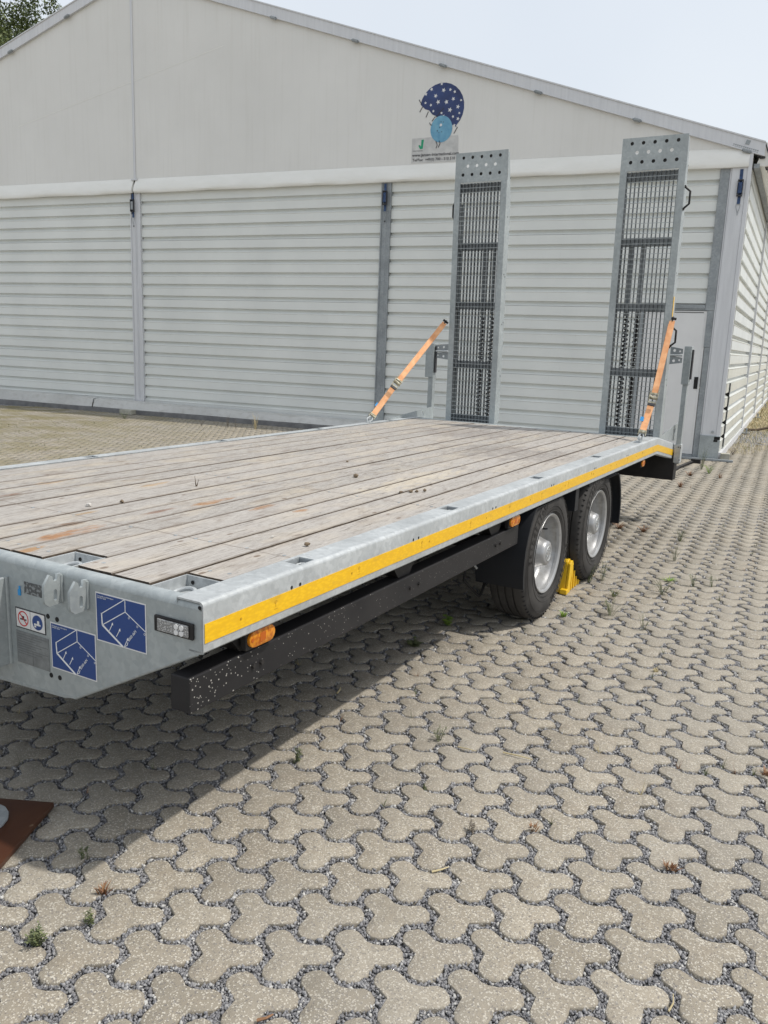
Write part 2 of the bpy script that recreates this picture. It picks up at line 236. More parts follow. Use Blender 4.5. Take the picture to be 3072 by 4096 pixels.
# ---------------------------------------------------------------- mesh helpers
class MB:
    def __init__(s): s.v = []; s.f = []; s.mi = []
    def add(s, vs, fs, mi=0):
        o = len(s.v); s.v += [tuple(v) for v in vs]; s.f += [tuple(i+o for i in f) for f in fs]; s.mi += [mi]*len(fs); return s
    def box(s, x0, x1, y0, y1, z0, z1, mi=0, M=None):
        vs = [(x0, y0, z0), (x1, y0, z0), (x1, y1, z0), (x0, y1, z0), (x0, y0, z1), (x1, y0, z1), (x1, y1, z1), (x0, y1, z1)]
        if M is not None: vs = [M @ Vector(v) for v in vs]
        return s.add(vs, [(3, 2, 1, 0), (4, 5, 6, 7), (0, 1, 5, 4), (1, 2, 6, 5), (2, 3, 7, 6), (3, 0, 4, 7)], mi)
    def prism(s, poly, a0, a1, axis='x', mi=0):
        """poly in the two other axes, extruded along axis"""
        n = len(poly)
        def P(p, a): return {'x': (a, p[0], p[1]), 'y': (p[0], a, p[1]), 'z': (p[0], p[1], a)}[axis]
        vs = [P(p, a0) for p in poly]+[P(p, a1) for p in poly]
        return s.add(vs, [tuple(range(n))[::-1], tuple(range(n, 2*n))]+[(i, (i+1) % n, n+(i+1) % n, n+i) for i in range(n)], mi)
    def tube(s, pts, r, n=8, mi=0, cap=True):
        pts = [Vector(p) for p in pts]; rings = []; o = len(s.v); prev = None
        for i, p in enumerate(pts):
            d = (pts[min(i+1, len(pts)-1)]-pts[max(i-1, 0)]).normalized()
            a = d.cross(prev if prev is not None else Vector((.13, .21, .97))).normalized() if prev is None else (prev-d*prev.dot(d)).normalized()
            prev = a; b = d.cross(a); rr = r[i] if isinstance(r, (list, tuple)) else r
            for k in range(n):
                t = 2*math.pi*k/n; s.v.append(tuple(p+(a*math.cos(t)+b*math.sin(t))*rr))
        for i in range(len(pts)-1):
            for k in range(n):
                s.f.append((o+i*n+k, o+i*n+(k+1) % n, o+(i+1)*n+(k+1) % n, o+(i+1)*n+k)); s.mi.append(mi)
        if cap:
            s.f.append(tuple(o+k for k in range(n))[::-1]); s.mi.append(mi); L = o+(len(pts)-1)*n; s.f.append(tuple(L+k for k in range(n))); s.mi.append(mi)
        return s
    def revolve(s, prof, cx, cy, cz, n=48, mi=0):
        """prof: (x, radius) about an axis parallel to local x through (cy, cz)"""
        o = len(s.v); m_ = len(prof)
        for k in range(n):
            t = 2*math.pi*k/n
            for (x, r) in prof: s.v.append((cx+x, cy+r*math.cos(t), cz+r*math.sin(t)))
        for k in range(n):
            for j in range(m_-1):
                a = o+k*m_+j; b = o+((k+1) % n)*m_+j; s.f.append((a, a+1, b+1, b)); s.mi.append(mi)
        return s
    def strip(s, pts, w, side, t=.003, mi=0):
        """flat webbing: centre line pts, width w along vector side"""
        side = Vector(side).normalized(); pts = [Vector(p) for p in pts]
        for i in range(len(pts)-1):
            a, b = pts[i], pts[i+1]; d = (b-a).normalized(); sv = (side-d*side.dot(d)).normalized()*w/2; nv = d.cross(sv).normalized()*t/2
            vs = [a-sv-nv, a+sv-nv, a+sv+nv, a-sv+nv, b-sv-nv, b+sv-nv, b+sv+nv, b-sv+nv]
            s.add(vs, [(3, 2, 1, 0), (4, 5, 6, 7), (0, 1, 5, 4), (1, 2, 6, 5), (2, 3, 7, 6), (3, 0, 4, 7)], mi)
        return s
    def mesh(s, name, mats, bevel=0, smooth=False, seg=2):
        me = bpy.data.meshes.new(name); me.from_pydata(s.v, [], s.f); 
        for mm in (mats if isinstance(mats, (list, tuple)) else [mats]): me.materials.append(mm)
        for p, i in zip(me.polygons, s.mi): p.material_index = i
        bm = bmesh.new(); bm.from_mesh(me); bmesh.ops.recalc_face_normals(bm, faces=bm.faces)
        if bevel:
            ed = [e for e in bm.edges if len(e.link_faces) == 2 and e.calc_face_angle(0) > .6]
            bmesh.ops.bevel(bm, geom=ed, offset=bevel, segments=seg, affect='EDGES', profile=.5, clamp_overlap=True)
        bm.to_mesh(me); bm.free()
        if smooth:
            for p in me.polygons: p.use_smooth = True
            try: me.set_sharp_from_angle(angle=R(38))
            except Exception: pass
        return me
    def build(s, name, mats, parent=None, **k):
        return link(name, s.mesh(name, mats, **k), parent)
def link(name, data, parent=None, loc=None, rot=None):
    o = bpy.data.objects.new(name, data); COL.objects.link(o)
    if parent is not None: o.parent = parent
    if loc is not None: o.location = loc
    if rot is not None: o.rotation_euler = rot
    return o
def tag(o, label=None, cat=None, group=None, kind=None):
    for k, v in (('label', label), ('category', cat), ('group', group), ('kind', kind)):
        if v: o[k] = v
    return o
def thing(name, label, cat, loc=(0, 0, 0), rz=0, group=None, kind=None):
    return tag(link(name, None, None, loc, (0, 0, rz)), label, cat, group, kind)
def circ(cx, cy, r, n=14, sy=1.0): return [(cx+r*math.cos(2*math.pi*k/n), cy+r*sy*math.sin(2*math.pi*k/n)) for k in range(n)]
def plate(name, outlines, t, mat, parent, Mx, lbl=None):
    """flat plate with holes, outline in XY, thickness t, placed by matrix"""
    cu = bpy.data.curves.new(name, 'CURVE'); cu.dimensions = '2D'; cu.fill_mode = 'BOTH'; cu.extrude = t/2
    for ol in outlines:
        sp = cu.splines.new('POLY'); sp.points.add(len(ol)-1); sp.use_cyclic_u = True
        for i, p in enumerate(ol): sp.points[i].co = (p[0], p[1], 0, 1)
    tmp = bpy.data.objects.new(name, cu); COL.objects.link(tmp); bpy.context.view_layer.update()
    me = bpy.data.meshes.new_from_object(tmp.evaluated_get(bpy.context.evaluated_depsgraph_get())); bpy.data.objects.remove(tmp); bpy.data.curves.remove(cu)
    me.transform(Mx); me.name = name; me.materials.clear(); me.materials.append(mat)
    o = link(name, me, parent)
    if lbl: o['label'] = lbl
    return o
def text(name, body, size, mat, parent, Mx, ext=.0004, align='LEFT', squash=1.0, bold=0.0):
    cu = bpy.data.curves.new(name, 'FONT'); cu.body = body; cu.size = size; cu.extrude = ext; cu.align_x = align; cu.resolution_u = 2; cu.offset = bold
    tmp = bpy.data.objects.new(name, cu); COL.objects.link(tmp); bpy.context.view_layer.update()
    me = bpy.data.meshes.new_from_object(tmp.evaluated_get(bpy.context.evaluated_depsgraph_get())); bpy.data.objects.remove(tmp); bpy.data.curves.remove(cu)
    me.transform(Matrix.Diagonal((squash, 1, 1, 1))); me.transform(Mx); me.materials.clear(); me.materials.append(mat); return link(name, me, parent)
def basis(o, x, y):
    x = Vector(x).normalized(); y = Vector(y).normalized(); z = x.cross(y); m_ = Matrix((x, y, z)).transposed().to_4x4(); m_.translation = Vector(o); return m_
def inst(o, parent, loc, rot=None, sc=None):
    c = o.copy(); COL.objects.link(c); c.parent = parent; c.location = loc
    if rot: c.rotation_euler = rot
    if sc: c.scale = sc
    return c

# world <-> frames (trailer, hall)
TX, TY, TA = -.4959, 2.1868, -.5173
HX, HY, HA = 5.3485, 13.1567, -.3938
def tw(x, y, z=0): c, s = math.cos(TA), math.sin(TA); return Vector((TX+x*c-y*s, TY+x*s+y*c, z))
def hw(u, v, z=0): c, s = math.cos(HA), math.sin(HA); return Vector((HX-u*c-v*s, HY-u*s+v*c, z))

# ================================================================ GROUND
g = MB(); n = 1; L = 300
g.add([(-L, -L, -.06), (L, -L, -.06), (L, L, -.06), (-L, L, -.06)], [(0, 1, 2, 3)])
ground = g.build('ground', SOIL); tag(ground, kind='structure')
g = MB(); g.add([(-16, -1, -.016), (12, -1, -.016), (12, 19, -.016), (-16, 19, -.016)], [(0, 1, 2, 3)])
yard = g.build('paved_yard', BED); tag(yard, kind='structure')
A = np.array((.19320, .01119)); B = np.array((.07813, .16155)); O0 = np.array((-.71953, 1.76132))
OUT = np.array([(0, 0), (-18, 28), (-33, 49), (-33, 70), (-24, 86), (-8, 97), (14, 102), (32, 93), (46, 76), (58, 56), (78, 46), (104, 41), (138, 45), (155, 34), (163, 16), (162, -8), (148, -25), (118, -31), (83, -34), (74, -52), (63, -77), (44, -93), (18, -99), (-8, -92), (-24, -72), (-24, -50)])/1000.
Minv = np.linalg.inv(np.array([A, B]).T)
def project(x, y, z=0):
    d = y*math.cos(PITCH)-(z-H)*math.sin(PITCH); v = y*math.sin(PITCH)+(z-H)*math.cos(PITCH)
    X = x/d; Y = -v/d; return 1536+3271.8*(X*cr-Y*sr), 2048+3271.8*(X*sr+Y*cr), d
tiles = []
for i in range(-110, 90):
    for j in range(-14, 108):
        p = O0+A*i+B*j; cx, cy = p[0]+.05, p[1]
        if cy < .2 or cy > 18.5 or cx < -15.5 or cx > 11: continue
        X, Y, d = project(cx, cy)
        if d < .3 or abs(cx) > .50*d+1.9: continue
        a = cx-HX; b = cy-HY; u = -a*math.cos(HA)-b*math.sin(HA); v = -a*math.sin(HA)+b*math.cos(HA)
        if u > -.1 and v > -.02: continue
        if u <= -.1 and v > 3.2+rng.uniform(-.6, .6): continue
        area = 1/(d*d)*(H/d); inside = (-150 < X < 3200 and -50 < Y < 4250)
        # boxed in by the deck?
        tiles.append((area if inside else area*.02, p[0], p[1], d))
tiles.sort(key=lambda t: -t[0])
def tilemesh(detail, k):
    r_ = random.Random(k); mb = MB(); n = len(OUT); cen = OUT.mean(0)
    def ring(sc_, z, jit=0): return [(cen[0]+(p[0]-cen[0])*sc_+r_.uniform(-jit, jit), cen[1]+(p[1]-cen[1])*sc_+r_.uniform(-jit, jit), z) for p in OUT]
    if detail:
        rr = [ring(1.0, -.03), ring(1.0, -.006, .0012), ring(.975, -.0015, .0006), ring(.945, 0)]
    else: rr = [ring(.985, -.03), ring(.975, 0)]
    vs = [v for q in rr for v in q]; fs = []
    for a in range(len(rr)-1):
        for b in range(n): fs.append((a*n+b, a*n+(b+1) % n, (a+1)*n+(b+1) % n, (a+1)*n+b))
    o = (len(rr)-1)*n; vs.append((cen[0]-.005, cen[1], 0)); c_ = len(vs)-1
    for b in range(n): fs.append((o+b, o+(b+1) % n, c_))
    mb.add(vs, fs); return vs, fs
TM = []
for k in range(6):
    vs, fs = tilemesh(True, k); mb = MB().add(vs, fs); me = mb.mesh('paving_stone', PAVER, smooth=True); TM.append(me)
first = None
for k, (a, x, y, d) in enumerate(tiles[:300]):
    o = link('paving_stone', TM[k % 6], yard, (x, y, rng.uniform(-.003, .001)), (rng.uniform(-.012, .012), rng.uniform(-.012, .012), rng.uniform(-.02, .02)))
rest = tiles[300:]
def joined(name, lst, detail, parent):
    vs, fs = tilemesh(detail, 3); V = np.array(vs); n = len(V)
    allv = np.empty((len(lst)*n, 3)); 
    for k, (a, x, y, d) in enumerate(lst):
        th = nr.uniform(-.02, .02); c, s = math.cos(th), math.sin(th); q = V.copy(); q[:, 0] = V[:, 0]*c-V[:, 1]*s+x; q[:, 1] = V[:, 0]*s+V[:, 1]*c+y
        q[:, 2] = V[:, 2]+nr.uniform(-.003, .001)+V[:, 0]*nr.uniform(-.015, .015)+V[:, 1]*nr.uniform(-.015, .015); allv[k*n:(k+1)*n] = q
    quads = np.array([f for f in fs if len(f) == 4]); tris = np.array([f for f in fs if len(f) == 3])
    offs = (np.arange(len(lst))*n)[:, None, None]; Q = (quads[None]+offs).reshape(-1, 4); T = (tris[None]+offs).reshape(-1, 3)
    me = bpy.data.meshes.new(name); me.vertices.add(len(allv)); me.vertices.foreach_set('co', allv.ravel())
    loops = np.concatenate([Q.ravel(), T.ravel()]); me.loops.add(len(loops)); me.loops.foreach_set('vertex_index', loops)
    starts = np.concatenate([np.arange(len(Q))*4, len(Q)*4+np.arange(len(T))*3]); me.polygons.add(len(starts)); me.polygons.foreach_set('loop_start', starts)
    me.update(calc_edges=True); me.validate(); me.materials.append(PAVER); o = link(name, me, parent); return o
mid = [t for t in rest if t[3] < 7]; far = [t for t in rest if t[3] >= 7]
tag(joined('paving_stone', mid, True, yard), 'more three-lobed paving stones further across the yard', kind='stuff')
tag(joined('paving_stone', far, False, yard), 'distant three-lobed paving stones in front of the hall', kind='stuff')

# chippings in the joints
def in_tile(P, grow=0.0):
    ij = np.floor((P-O0) @ Minv.T).astype(int); hit = np.zeros(len(P), bool); cen = OUT.mean(0); poly = (OUT-cen)*(1.0+grow)+cen
    for di in (-2, -1, 0, 1, 2):
        for dj in (-1, 0, 1, 2):
            q = P-(O0+(ij[:, :1]+di)*A+(ij[:, 1:]+dj)*B); ins = np.zeros(len(P), bool)
            for k in range(len(poly)):
                a, b = poly[k], poly[(k+1) % len(poly)]
                cnd = (a[1] > q[:, 1]) != (b[1] > q[:, 1]); xx = (b[0]-a[0])*(q[:, 1]-a[1])/(b[1]-a[1]+1e-12)+a[0]; ins ^= cnd & (q[:, 0] < xx)
            hit |= ins
    return hit
N = 640000; yy = .9*np.exp(nr.rand(N)*math.log(10.0)); xx = nr.uniform(-1, 1, N)*(.50*yy+1.0)
P = np.stack([xx, yy], 1); keep = ~in_tile(P, -.01); P = P[keep][:150000]; n = len(P)
sz = nr.uniform(.0032, .0068, n)*np.clip(.75+P[:, 1]*.16, 1, 2.2)
octv = np.array([(1, 0, 0), (-1, 0, 0), (0, 1, 0), (0, -1, 0), (0, 0, 1), (0, 0, -1)], float); octf = np.array([(0, 2, 4), (2, 1, 4), (1, 3, 4), (3, 0, 4), (2, 0, 5), (1, 2, 5), (3, 1, 5), (0, 3, 5)])
V = octv[None]*(1+nr.uniform(-.35, .35, (n, 6, 1))); V = V*(sz[:, None, None]*nr.uniform(.55, 1.35, (n, 1, 3)))
q4 = nr.randn(n, 4); q4 /= np.linalg.norm(q4, axis=1)[:, None]; a, b, c, d = q4.T
RM = np.stack([1-2*(c*c+d*d), 2*(b*c-a*d), 2*(b*d+a*c), 2*(b*c+a*d), 1-2*(b*b+d*d), 2*(c*d-a*b), 2*(b*d-a*c), 2*(c*d+a*b), 1-2*(b*b+c*c)], 1).reshape(n, 3, 3)
V = np.einsum('nij,nkj->nki', RM, V); V[:, :, 0] += P[:, :1]; V[:, :, 1] += P[:, 1:]; V[:, :, 2] += (np.minimum(nr.uniform(-.013, -.005, n), -.0005-sz*.95))[:, None]
F = (octf[None]+(np.arange(n)*6)[:, None, None]).reshape(-1, 3)
me = bpy.data.meshes.new('joint_gravel'); me.vertices.add(n*6); me.vertices.foreach_set('co', V.ravel()); me.loops.add(len(F)*3); me.loops.foreach_set('vertex_index', F.ravel()); me.polygons.add(len(F)); me.polygons.foreach_set('loop_start', np.arange(len(F))*3); me.update(calc_edges=True)
me.materials.append(GRAV); tag(link('joint_gravel', me), 'grey stone chippings filling the joints between the paving stones', 'gravel', kind='stuff')

# ================================================================ HALL
hall = thing('storage_hall', 'large pale tent hall with white fabric gable above ribbed metal cladding', 'building', (HX, HY, 0), HA)
EU, APU = -.15, 11.5
def zo(u): return 4.836+.3262*u if u <= APU else 4.836+.3262*(2*APU-u)
# front cladding: bays between the posts, panels one above another
PR = .2308
def clad_panel(name, x0, x1, ztop, zbot, M_, mat, seams=True, lbl=None):
    """ribbed sheet; M_ maps (x along, y outward-negative depth, z)"""
    prof = []; z = ztop
    k = math.ceil((4.3-ztop)/PR-1e-6); pts = []
    zz = ztop; pts.append((0, ztop))
    zr = 4.3-k*PR
    while zr > zbot+.01:
        for dz, dp in ((0, 0), (-.0015, .056), (-.014, .060), (-.034, .054), (-.055, .035), (-.071, .013), (-.077, -.002), (-.080, -.005), (-.086, -.004), (-.090, 0)):
            if zbot < zr+dz < ztop-.003: pts.append((dp, zr+dz))
        zr -= PR
    pts.append((0, zbot)); mb = MB(); n_ = len(pts); segs = 1
    vs = [M_ @ Vector((x, p[0], p[1])) for x in (x0, x1) for p in pts]
    fs = [(i, i+1, n_+i+1, n_+i) for i in range(n_-1)]
    mb.add(vs, fs)
    # end closers and back so that the panel is a solid sheet
    vs2 = [M_ @ Vector((x, .07, z_)) for x in (x0, x1) for z_ in (ztop, zbot)]
    o = len(mb.v); mb.v += [tuple(v) for v in vs2]
    mb.f += [tuple([i for i in range(n_)]+[o+1, o]), tuple([n_+i for i in range(n_)][::-1]+[o+2, o+3]), (0, n_, o+2, o), (n_-1, 2*n_-1, o+3, o+1)]; mb.mi += [0]*4
    ob = mb.build(name, mat, hall, smooth=True)
    if lbl: ob['label'] = lbl
    return ob
I4 = Matrix.Identity(4)
bays = [(-.44, -5.87), (-6.055, -11.40), (-11.645, -16.95), (-17.15, -22.7)]
LV = [4.62, 3.529, 2.375, 1.221, .16]
for bi, (a, b) in enumerate(bays):
    for k in range(4):
        x0, x1 = b, a
        if bi == 0 and k == 2:
            clad_panel('wall_panel', b, -1.34, LV[k]-.004, LV[k+1], I4, CLAD); continue
        if bi == 0 and k == 3:
            clad_panel('wall_panel', b, -1.34, LV[k]-.004, .08, I4, CLAD); continue
        clad_panel('wall_panel', x0, x1, LV[k]-.004, LV[k+1], I4, CLAD)
clad_panel('wall_panel', -1.338, -.44, 2.371, 2.345, I4, CLAD)
# posts
def gpost(u0, u1, mat, tz0, tz1, dark):
    mb = MB(); mb.box(-u1, -u0, -.03, .05, tz0, tz1); w_ = u1-u0
    mb.box(-u1+w_*.40, -u0-w_*.40, -.036, -.0305, tz0+.02, tz1-.01)
    mb.box(-u1-.004, -u1+.018, -.045, -.0305, tz0, tz1); mb.box(-u0-.018, -u0+.004, -.045, -.0305, tz0, tz1)
    return mb.build('gable_post', mat, hall, bevel=.003)
gpost(5.872, 6.053, GALVD, 0, 4.6, 1)['label'] = 'dull galvanised gable post'
gpost(11.402, 11.642, ALU, .02, 4.6, 0)['label'] = 'pale aluminium gable post'
gpost(16.95, 17.15, GALVD, 0, 4.6, 1)
gpost(22.7, 22.95, ALU, 0, 4.75, 0)
mb = MB(); mb.box(-11.52, -11.515, -.055, -.046, .33, 4.5); mb.build('post_channel', ALU, hall); MB().box(-11.600, -11.535, -.052, -.0475, 4.05, 4.5, 0).build('dark_groove', DARKIN, hall)
MB().box(-6.10, -5.86, -.05, -.0465, .02, .42).build('post_shoe', GALVR, hall)
# seam batten above the middle post
mb = MB(); mb.box(-11.53, -11.50, -.028, -.012, 4.72, 8.35); mb.box(-11.552, -11.535, -.022, -.012, 4.72, 8.35); mb.build('keder_rail', ALU, hall)
mb = MB(); mb.box(-11.60, -11.45, -.05, -.02, 4.70, 4.73); mb.build('rail_end', ALU, hall)
# corner column
mb = MB(); mb.box(-.275, -.06, -.05, .14, .37, 4.62); mb.box(-.06, .0, -.062, .16, .0, 4.70); mb.box(-.30, -.275, -.03, .1, .37, 4.55)
mb.build('corner_column', ALU, hall, bevel=.006)
mb = MB(); mb.box(-.30, .004, -.075, .02, .03, .395); mb.build('column_shoe', GALVR, hall, bevel=.004)
mb = MB(); mb.tube([(-.119, -.051, .456), (-.119, -.068, .456)], .022, 10); mb.tube([(-.119, -.066, .456), (-.119, -.085, .456)], .012, 6); mb.build('bolt', GALV, hall)
mb = MB(); mb.box(-.085, .0045, -.078, -.0755, .335, .385); mb.box(-.09, -.03, -.079, -.0762, .30, .333); mb.build('shoe_slot', DARKIN, hall)
mb = MB(); mb.box(-.437, -.302, -.034, .05, 2.345, 4.6); mb.box(-.40, -.302, -.030, .05, 1.78, 2.343); mb.box(-.385, -.302, -.028, .05, .0, 1.776); mb.build('edge_strip', GALVD, hall, bevel=.003)
mb = MB(); mb.box(-1.4, -.44, -.036, .05, 2.37, 2.43); mb.box(-1.40, -1.34, -.032, .05, 0, 2.368); mb.box(-1.338, -.389, -.024, .05, 2.345, 2.3695); mb.box(-1.338, -.389, -.03, .05, .0, .062); mb.build('door_frame', GALVD, hall, bevel=.003)
door = MB().box(-1.334, -.392, -.012, .04, .068, 2.338).build('door', DOORP, hall, bevel=.004)
mb = MB(); mb.box(-1.29, -.43, -.0165, -.0125, .12, 2.30); mb.build('door_leaf', DOORP, door, bevel=.002)
mb = MB(); mb.box(-1.29, -.45, -.0185, -.017, 2.308, 2.3165); mb.build('door_groove', DARKIN, door)
mb = MB(); mb.box(-.484, -.424, -.026, -.0168, 1.12, 1.31); mb.box(-.470, -.438, -.055, -.027, 1.25, 1.28); mb.build('handle', BLACK, door, bevel=.003)
# fabric gable
def gfab(x): return zo(-x)-.19
mb = MB(); xs = np.linspace(-23, -.0, 60); vs = []; 
prof = [(0, None), (-.012, 4.735), (-.075, 4.60), (-.098, 4.50), (-.092, 4.452), (-.04, 4.445)]
gv = []
for x in xs:
    gv.append((x, -.012, max(4.74, gfab(x)+.05))); gv.append((x, -.010, 4.735))
mb.add(gv, [(2*i, 2*i+1, 2*i+3, 2*i+2) for i in range(len(xs)-1)]); mb.build('gable_fabric', PVC, hall)
def hem(x0, x1, nm='gable_hem'):
    mb = MB(); xs = np.linspace(x0, x1, 40); vs = []; pr = [(-.0105, 4.734), (-.05, 4.66), (-.082, 4.58), (-.098, 4.52), (-.100, 4.475), (-.088, 4.450), (-.03, 4.447), (.0, 4.47)]
    for x in xs:
        wv = .008*math.sin(x*3.1)+.006*math.sin(x*7.7+1)
        for k, (y, z) in enumerate(pr): vs.append((x, y-wv*(k in (2, 3, 4)), z+wv*.4*(k > 3)))
    n_ = len(pr); fs = [(i*n_+k, i*n_+k+1, (i+1)*n_+k+1, (i+1)*n_+k) for i in range(len(xs)-1) for k in range(n_-1)]; fs += [tuple(range(n_)), tuple(range(len(vs)-n_, len(vs)))]
    mb.add(vs, fs); return mb.build(nm, HEM, hall, smooth=True)
hem(-22.9, -11.55); hem(-11.50, -.05)
MB().add([(-9.4, -.0135, 7.0), (-9.4, -.0135, 7.012), (-14.6, -.0135, 5.9), (-14.6, -.0135, 5.912)], [(0, 1, 3, 2)]).build('weld_seam', HEM, hall)
# verge trim along the rafters
for sgn in (0, 1):
    x_e, x_a = (.15, -APU) if sgn == 0 else (-2*APU-.15, -APU)
    ze, za = zo(-x_e if sgn == 0 else 2*APU+.15), zo(APU)
    mb = MB()
    for (y0, y1, d0, d1) in ((-.06, .03, .0, -.185), (-.075, .0, .012, -.008), (-.068, .0, -.178, -.196)):
        vs = [(x_e, y0, ze+d1), (x_e, y1, ze+d1), (x_e, y1, ze+d0), (x_e, y0, ze+d0), (x_a, y0, za+d1), (x_a, y1, za+d1), (x_a, y1, za+d0), (x_a, y0, za+d0)]
        mb.add(vs, [(0, 1, 2, 3), (7, 6, 5, 4), (0, 4, 5, 1), (1, 5, 6, 2), (2, 6, 7, 3), (3, 7, 4, 0)])
    mb.build('verge_trim', ALU, hall)
th_ = math.atan(.3262)
for u in (8.29, 6.64, 4.995, 3.335, 1.737, 13.09, 14.65, 16.3, .10):
    z = zo(u)-.197; t_ = th_ if u < APU else -th_; mx = Matrix.Translation((-u, -.075, z)) @ Matrix.Rotation(t_ if True else 0, 4, 'Y')
    mb = MB(); mb.box(-.055, .055, -.02, .02, -.022, .022, 0, mx); mb.box(-.075, -.06, -.012, .012, -.012, .012, 0, mx); mb.box(.06, .075, -.012, .012, -.012, .012, 0, mx); mb.box(-.04, .04, -.028, -.021, -.012, .014, 0, mx)
    mb.build('verge_clip', GALVD, hall, bevel=.003)
text('trim_lettering', 'hall system hardware', .0, INK, hall, Matrix.Identity(4)) if False else None
mb = MB(); mx = Matrix.Translation((-.10, -.0625, zo(.10)-.075)) @ Matrix.Rotation(th_, 4, 'Y'); mb.box(-.03, .03, -.002, 0, -.03, .035, 0, mx)
for r0 in (0, 1):
    for k in range(13): mb.box(-.19+k*.030, -.170+k*.030, -.002, 0, -.076-r0*.028, -.062-r0*.028, 0, mx)
mb.build('rafter_plate_print', GALVD, hall)
# side wall along a slightly turned axis, roof and eaves
SA = -.0632
SM = Matrix.Rotation(SA, 4, 'Z') @ Matrix.Rotation(R(90), 4, 'Z')      # local x -> along the side, local y -> inwards
SM = Matrix.Rotation(SA, 4, 'Z') @ Matrix(((0, -1, 0, 0), (1, 0, 0, 0), (0, 0, 1, 0), (0, 0, 0, 1)))
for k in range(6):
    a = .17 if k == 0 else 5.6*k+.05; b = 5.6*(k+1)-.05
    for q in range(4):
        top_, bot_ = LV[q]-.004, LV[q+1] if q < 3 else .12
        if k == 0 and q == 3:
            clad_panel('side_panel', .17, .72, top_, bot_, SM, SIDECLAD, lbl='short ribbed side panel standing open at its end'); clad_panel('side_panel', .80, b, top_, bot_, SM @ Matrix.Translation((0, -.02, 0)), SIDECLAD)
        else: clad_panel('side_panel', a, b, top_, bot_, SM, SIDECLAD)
    if k == 0: MB().box(.70, .82, -.012, .055, .16, 1.215, 0, SM).build('gap_shade_strip', DARKIN, hall)  # black strip added for the shade inside the open panel gap
    mb = MB(); v0 = [SM @ Vector(p) for p in ((b+.0, -.035, 0), (b+.10, -.035, 0), (b+.10, .06, 0), (b+.0, .06, 0), (b+.0, -.035, 4.6), (b+.10, -.035, 4.6), (b+.10, .06, 4.6), (b+.0, .06, 4.6))]
    mb.add(v0, [(3, 2, 1, 0), (4, 5, 6, 7), (0, 1, 5, 4), (1, 2, 6, 5), (2, 3, 7, 6), (3, 0, 4, 7)]); mb.build('side_post', ALU, hall)
    mb = MB(); mb.box(b-.02, b+.14, -.20, .06, 0, .02, 0, SM); mb.tube([SM @ Vector((b+.02, -.13, .02)), SM @ Vector((b+.02, -.13, .12))], .02, 8); mb.build('base_plate', GALVD, hall)
mb = MB(); mb.box(.1, 33.6, -.04, .05, .0, .118, 0, SM); mb.build('base_rail', ALU, hall)
def S3(x, y, z): return SM @ Vector((x, y, z))
Lr = 33.6
mb = MB()   # roof skin, two slopes, 40 mm thick
rv = [S3(.0, -.15, zo(-.15)+.012), Vector((-APU, 0, zo(APU)+.012)), S3(Lr, -.15, zo(-.15)+.012), Vector((-APU+Lr*math.sin(.0632), Lr, zo(APU)+.012))]
mb.add([rv[0], rv[1], rv[3], rv[2]]+[v-Vector((0, 0, .04)) for v in (rv[0], rv[1], rv[3], rv[2])], [(0, 1, 2, 3), (7, 6, 5, 4), (0, 4, 5, 1), (1, 5, 6, 2), (2, 6, 7, 3), (3, 7, 4, 0)])
lft = [Vector((-2*APU-.15, 0, zo(-.15)+.012)), Vector((-2*APU-.15+Lr*math.sin(.0632), Lr, zo(-.15)+.012))]
mb.add([rv[1], lft[0], lft[1], rv[3]]+[v-Vector((0, 0, .04)) for v in (rv[1], lft[0], lft[1], rv[3])], [(0, 1, 2, 3), (7, 6, 5, 4), (0, 4, 5, 1), (1, 5, 6, 2), (2, 6, 7, 3), (3, 7, 4, 0)])
mb.build('roof', PVC, hall)
mb = MB(); pr = [(-.15, 4.80), (-.20, 4.79), (-.26, 4.70), (-.285, 4.60), (-.27, 4.52), (-.22, 4.47), (-.16, 4.46), (-.05, 4.48)]; vs = []
NS = 60
for i in range(NS+1):
    x = .02+Lr*i/NS; wv = .02*math.sin(i*1.9)+.012*math.sin(i*4.3)
    for (y, z) in pr: vs.append(S3(x, y-wv*.5, z+wv*(z < 4.6)))
n_ = len(pr); mb.add(vs, [(i*n_+k, i*n_+k+1, (i+1)*n_+k+1, (i+1)*n_+k) for i in range(NS) for k in range(n_-1)]+[tuple(range(n_))]); mb.build('eaves_valance', HEM, hall, smooth=True)
mb = MB(); mb.box(.0, Lr, -.10, -.02, 4.44, 4.50, 0, SM); mb.build('eaves_beam', GALVD, hall)
# the corner ropes and buckles under the eave
mb = MB()
for (a, b, r_) in (((.06, -.12, 4.66), (.10, -.20, 4.42), .012), ((.10, -.16, 4.68), (.02, -.25, 4.50), .010), ((.04, -.20, 4.55), (.16, -.22, 4.40), .008), ((-.02, -.24, 4.56), (-.03, -.25, 4.38), .007), ((.02, -.05, 4.62), (-.02, -.16, 4.58), .016), ((-.03, -.14, 4.80), (.0, -.24, 4.58), .010)):
    mb.tube([S3(*a), S3((a[0]+b[0])/2+.01, (a[1]+b[1])/2, (a[2]+b[2])/2-.02), S3(*b)], r_, 6)
mb.build('lashing_rope', INK, hall)
# left wall and back wall, closing the hall
MB().box(-23.02, -22.96, .0, 33.6, 0, 4.7).build('left_wall', CLAD, hall)
MB().add([(-23+2.1, 33.5, 0), (2.1, 33.5, 0), (2.1, 33.5, 4.75), (-APU+2.1, 33.5, 8.5), (-23+2.1, 33.5, 4.75)], [(0, 1, 2, 3, 4)]).build('back_wall', PVC, hall)
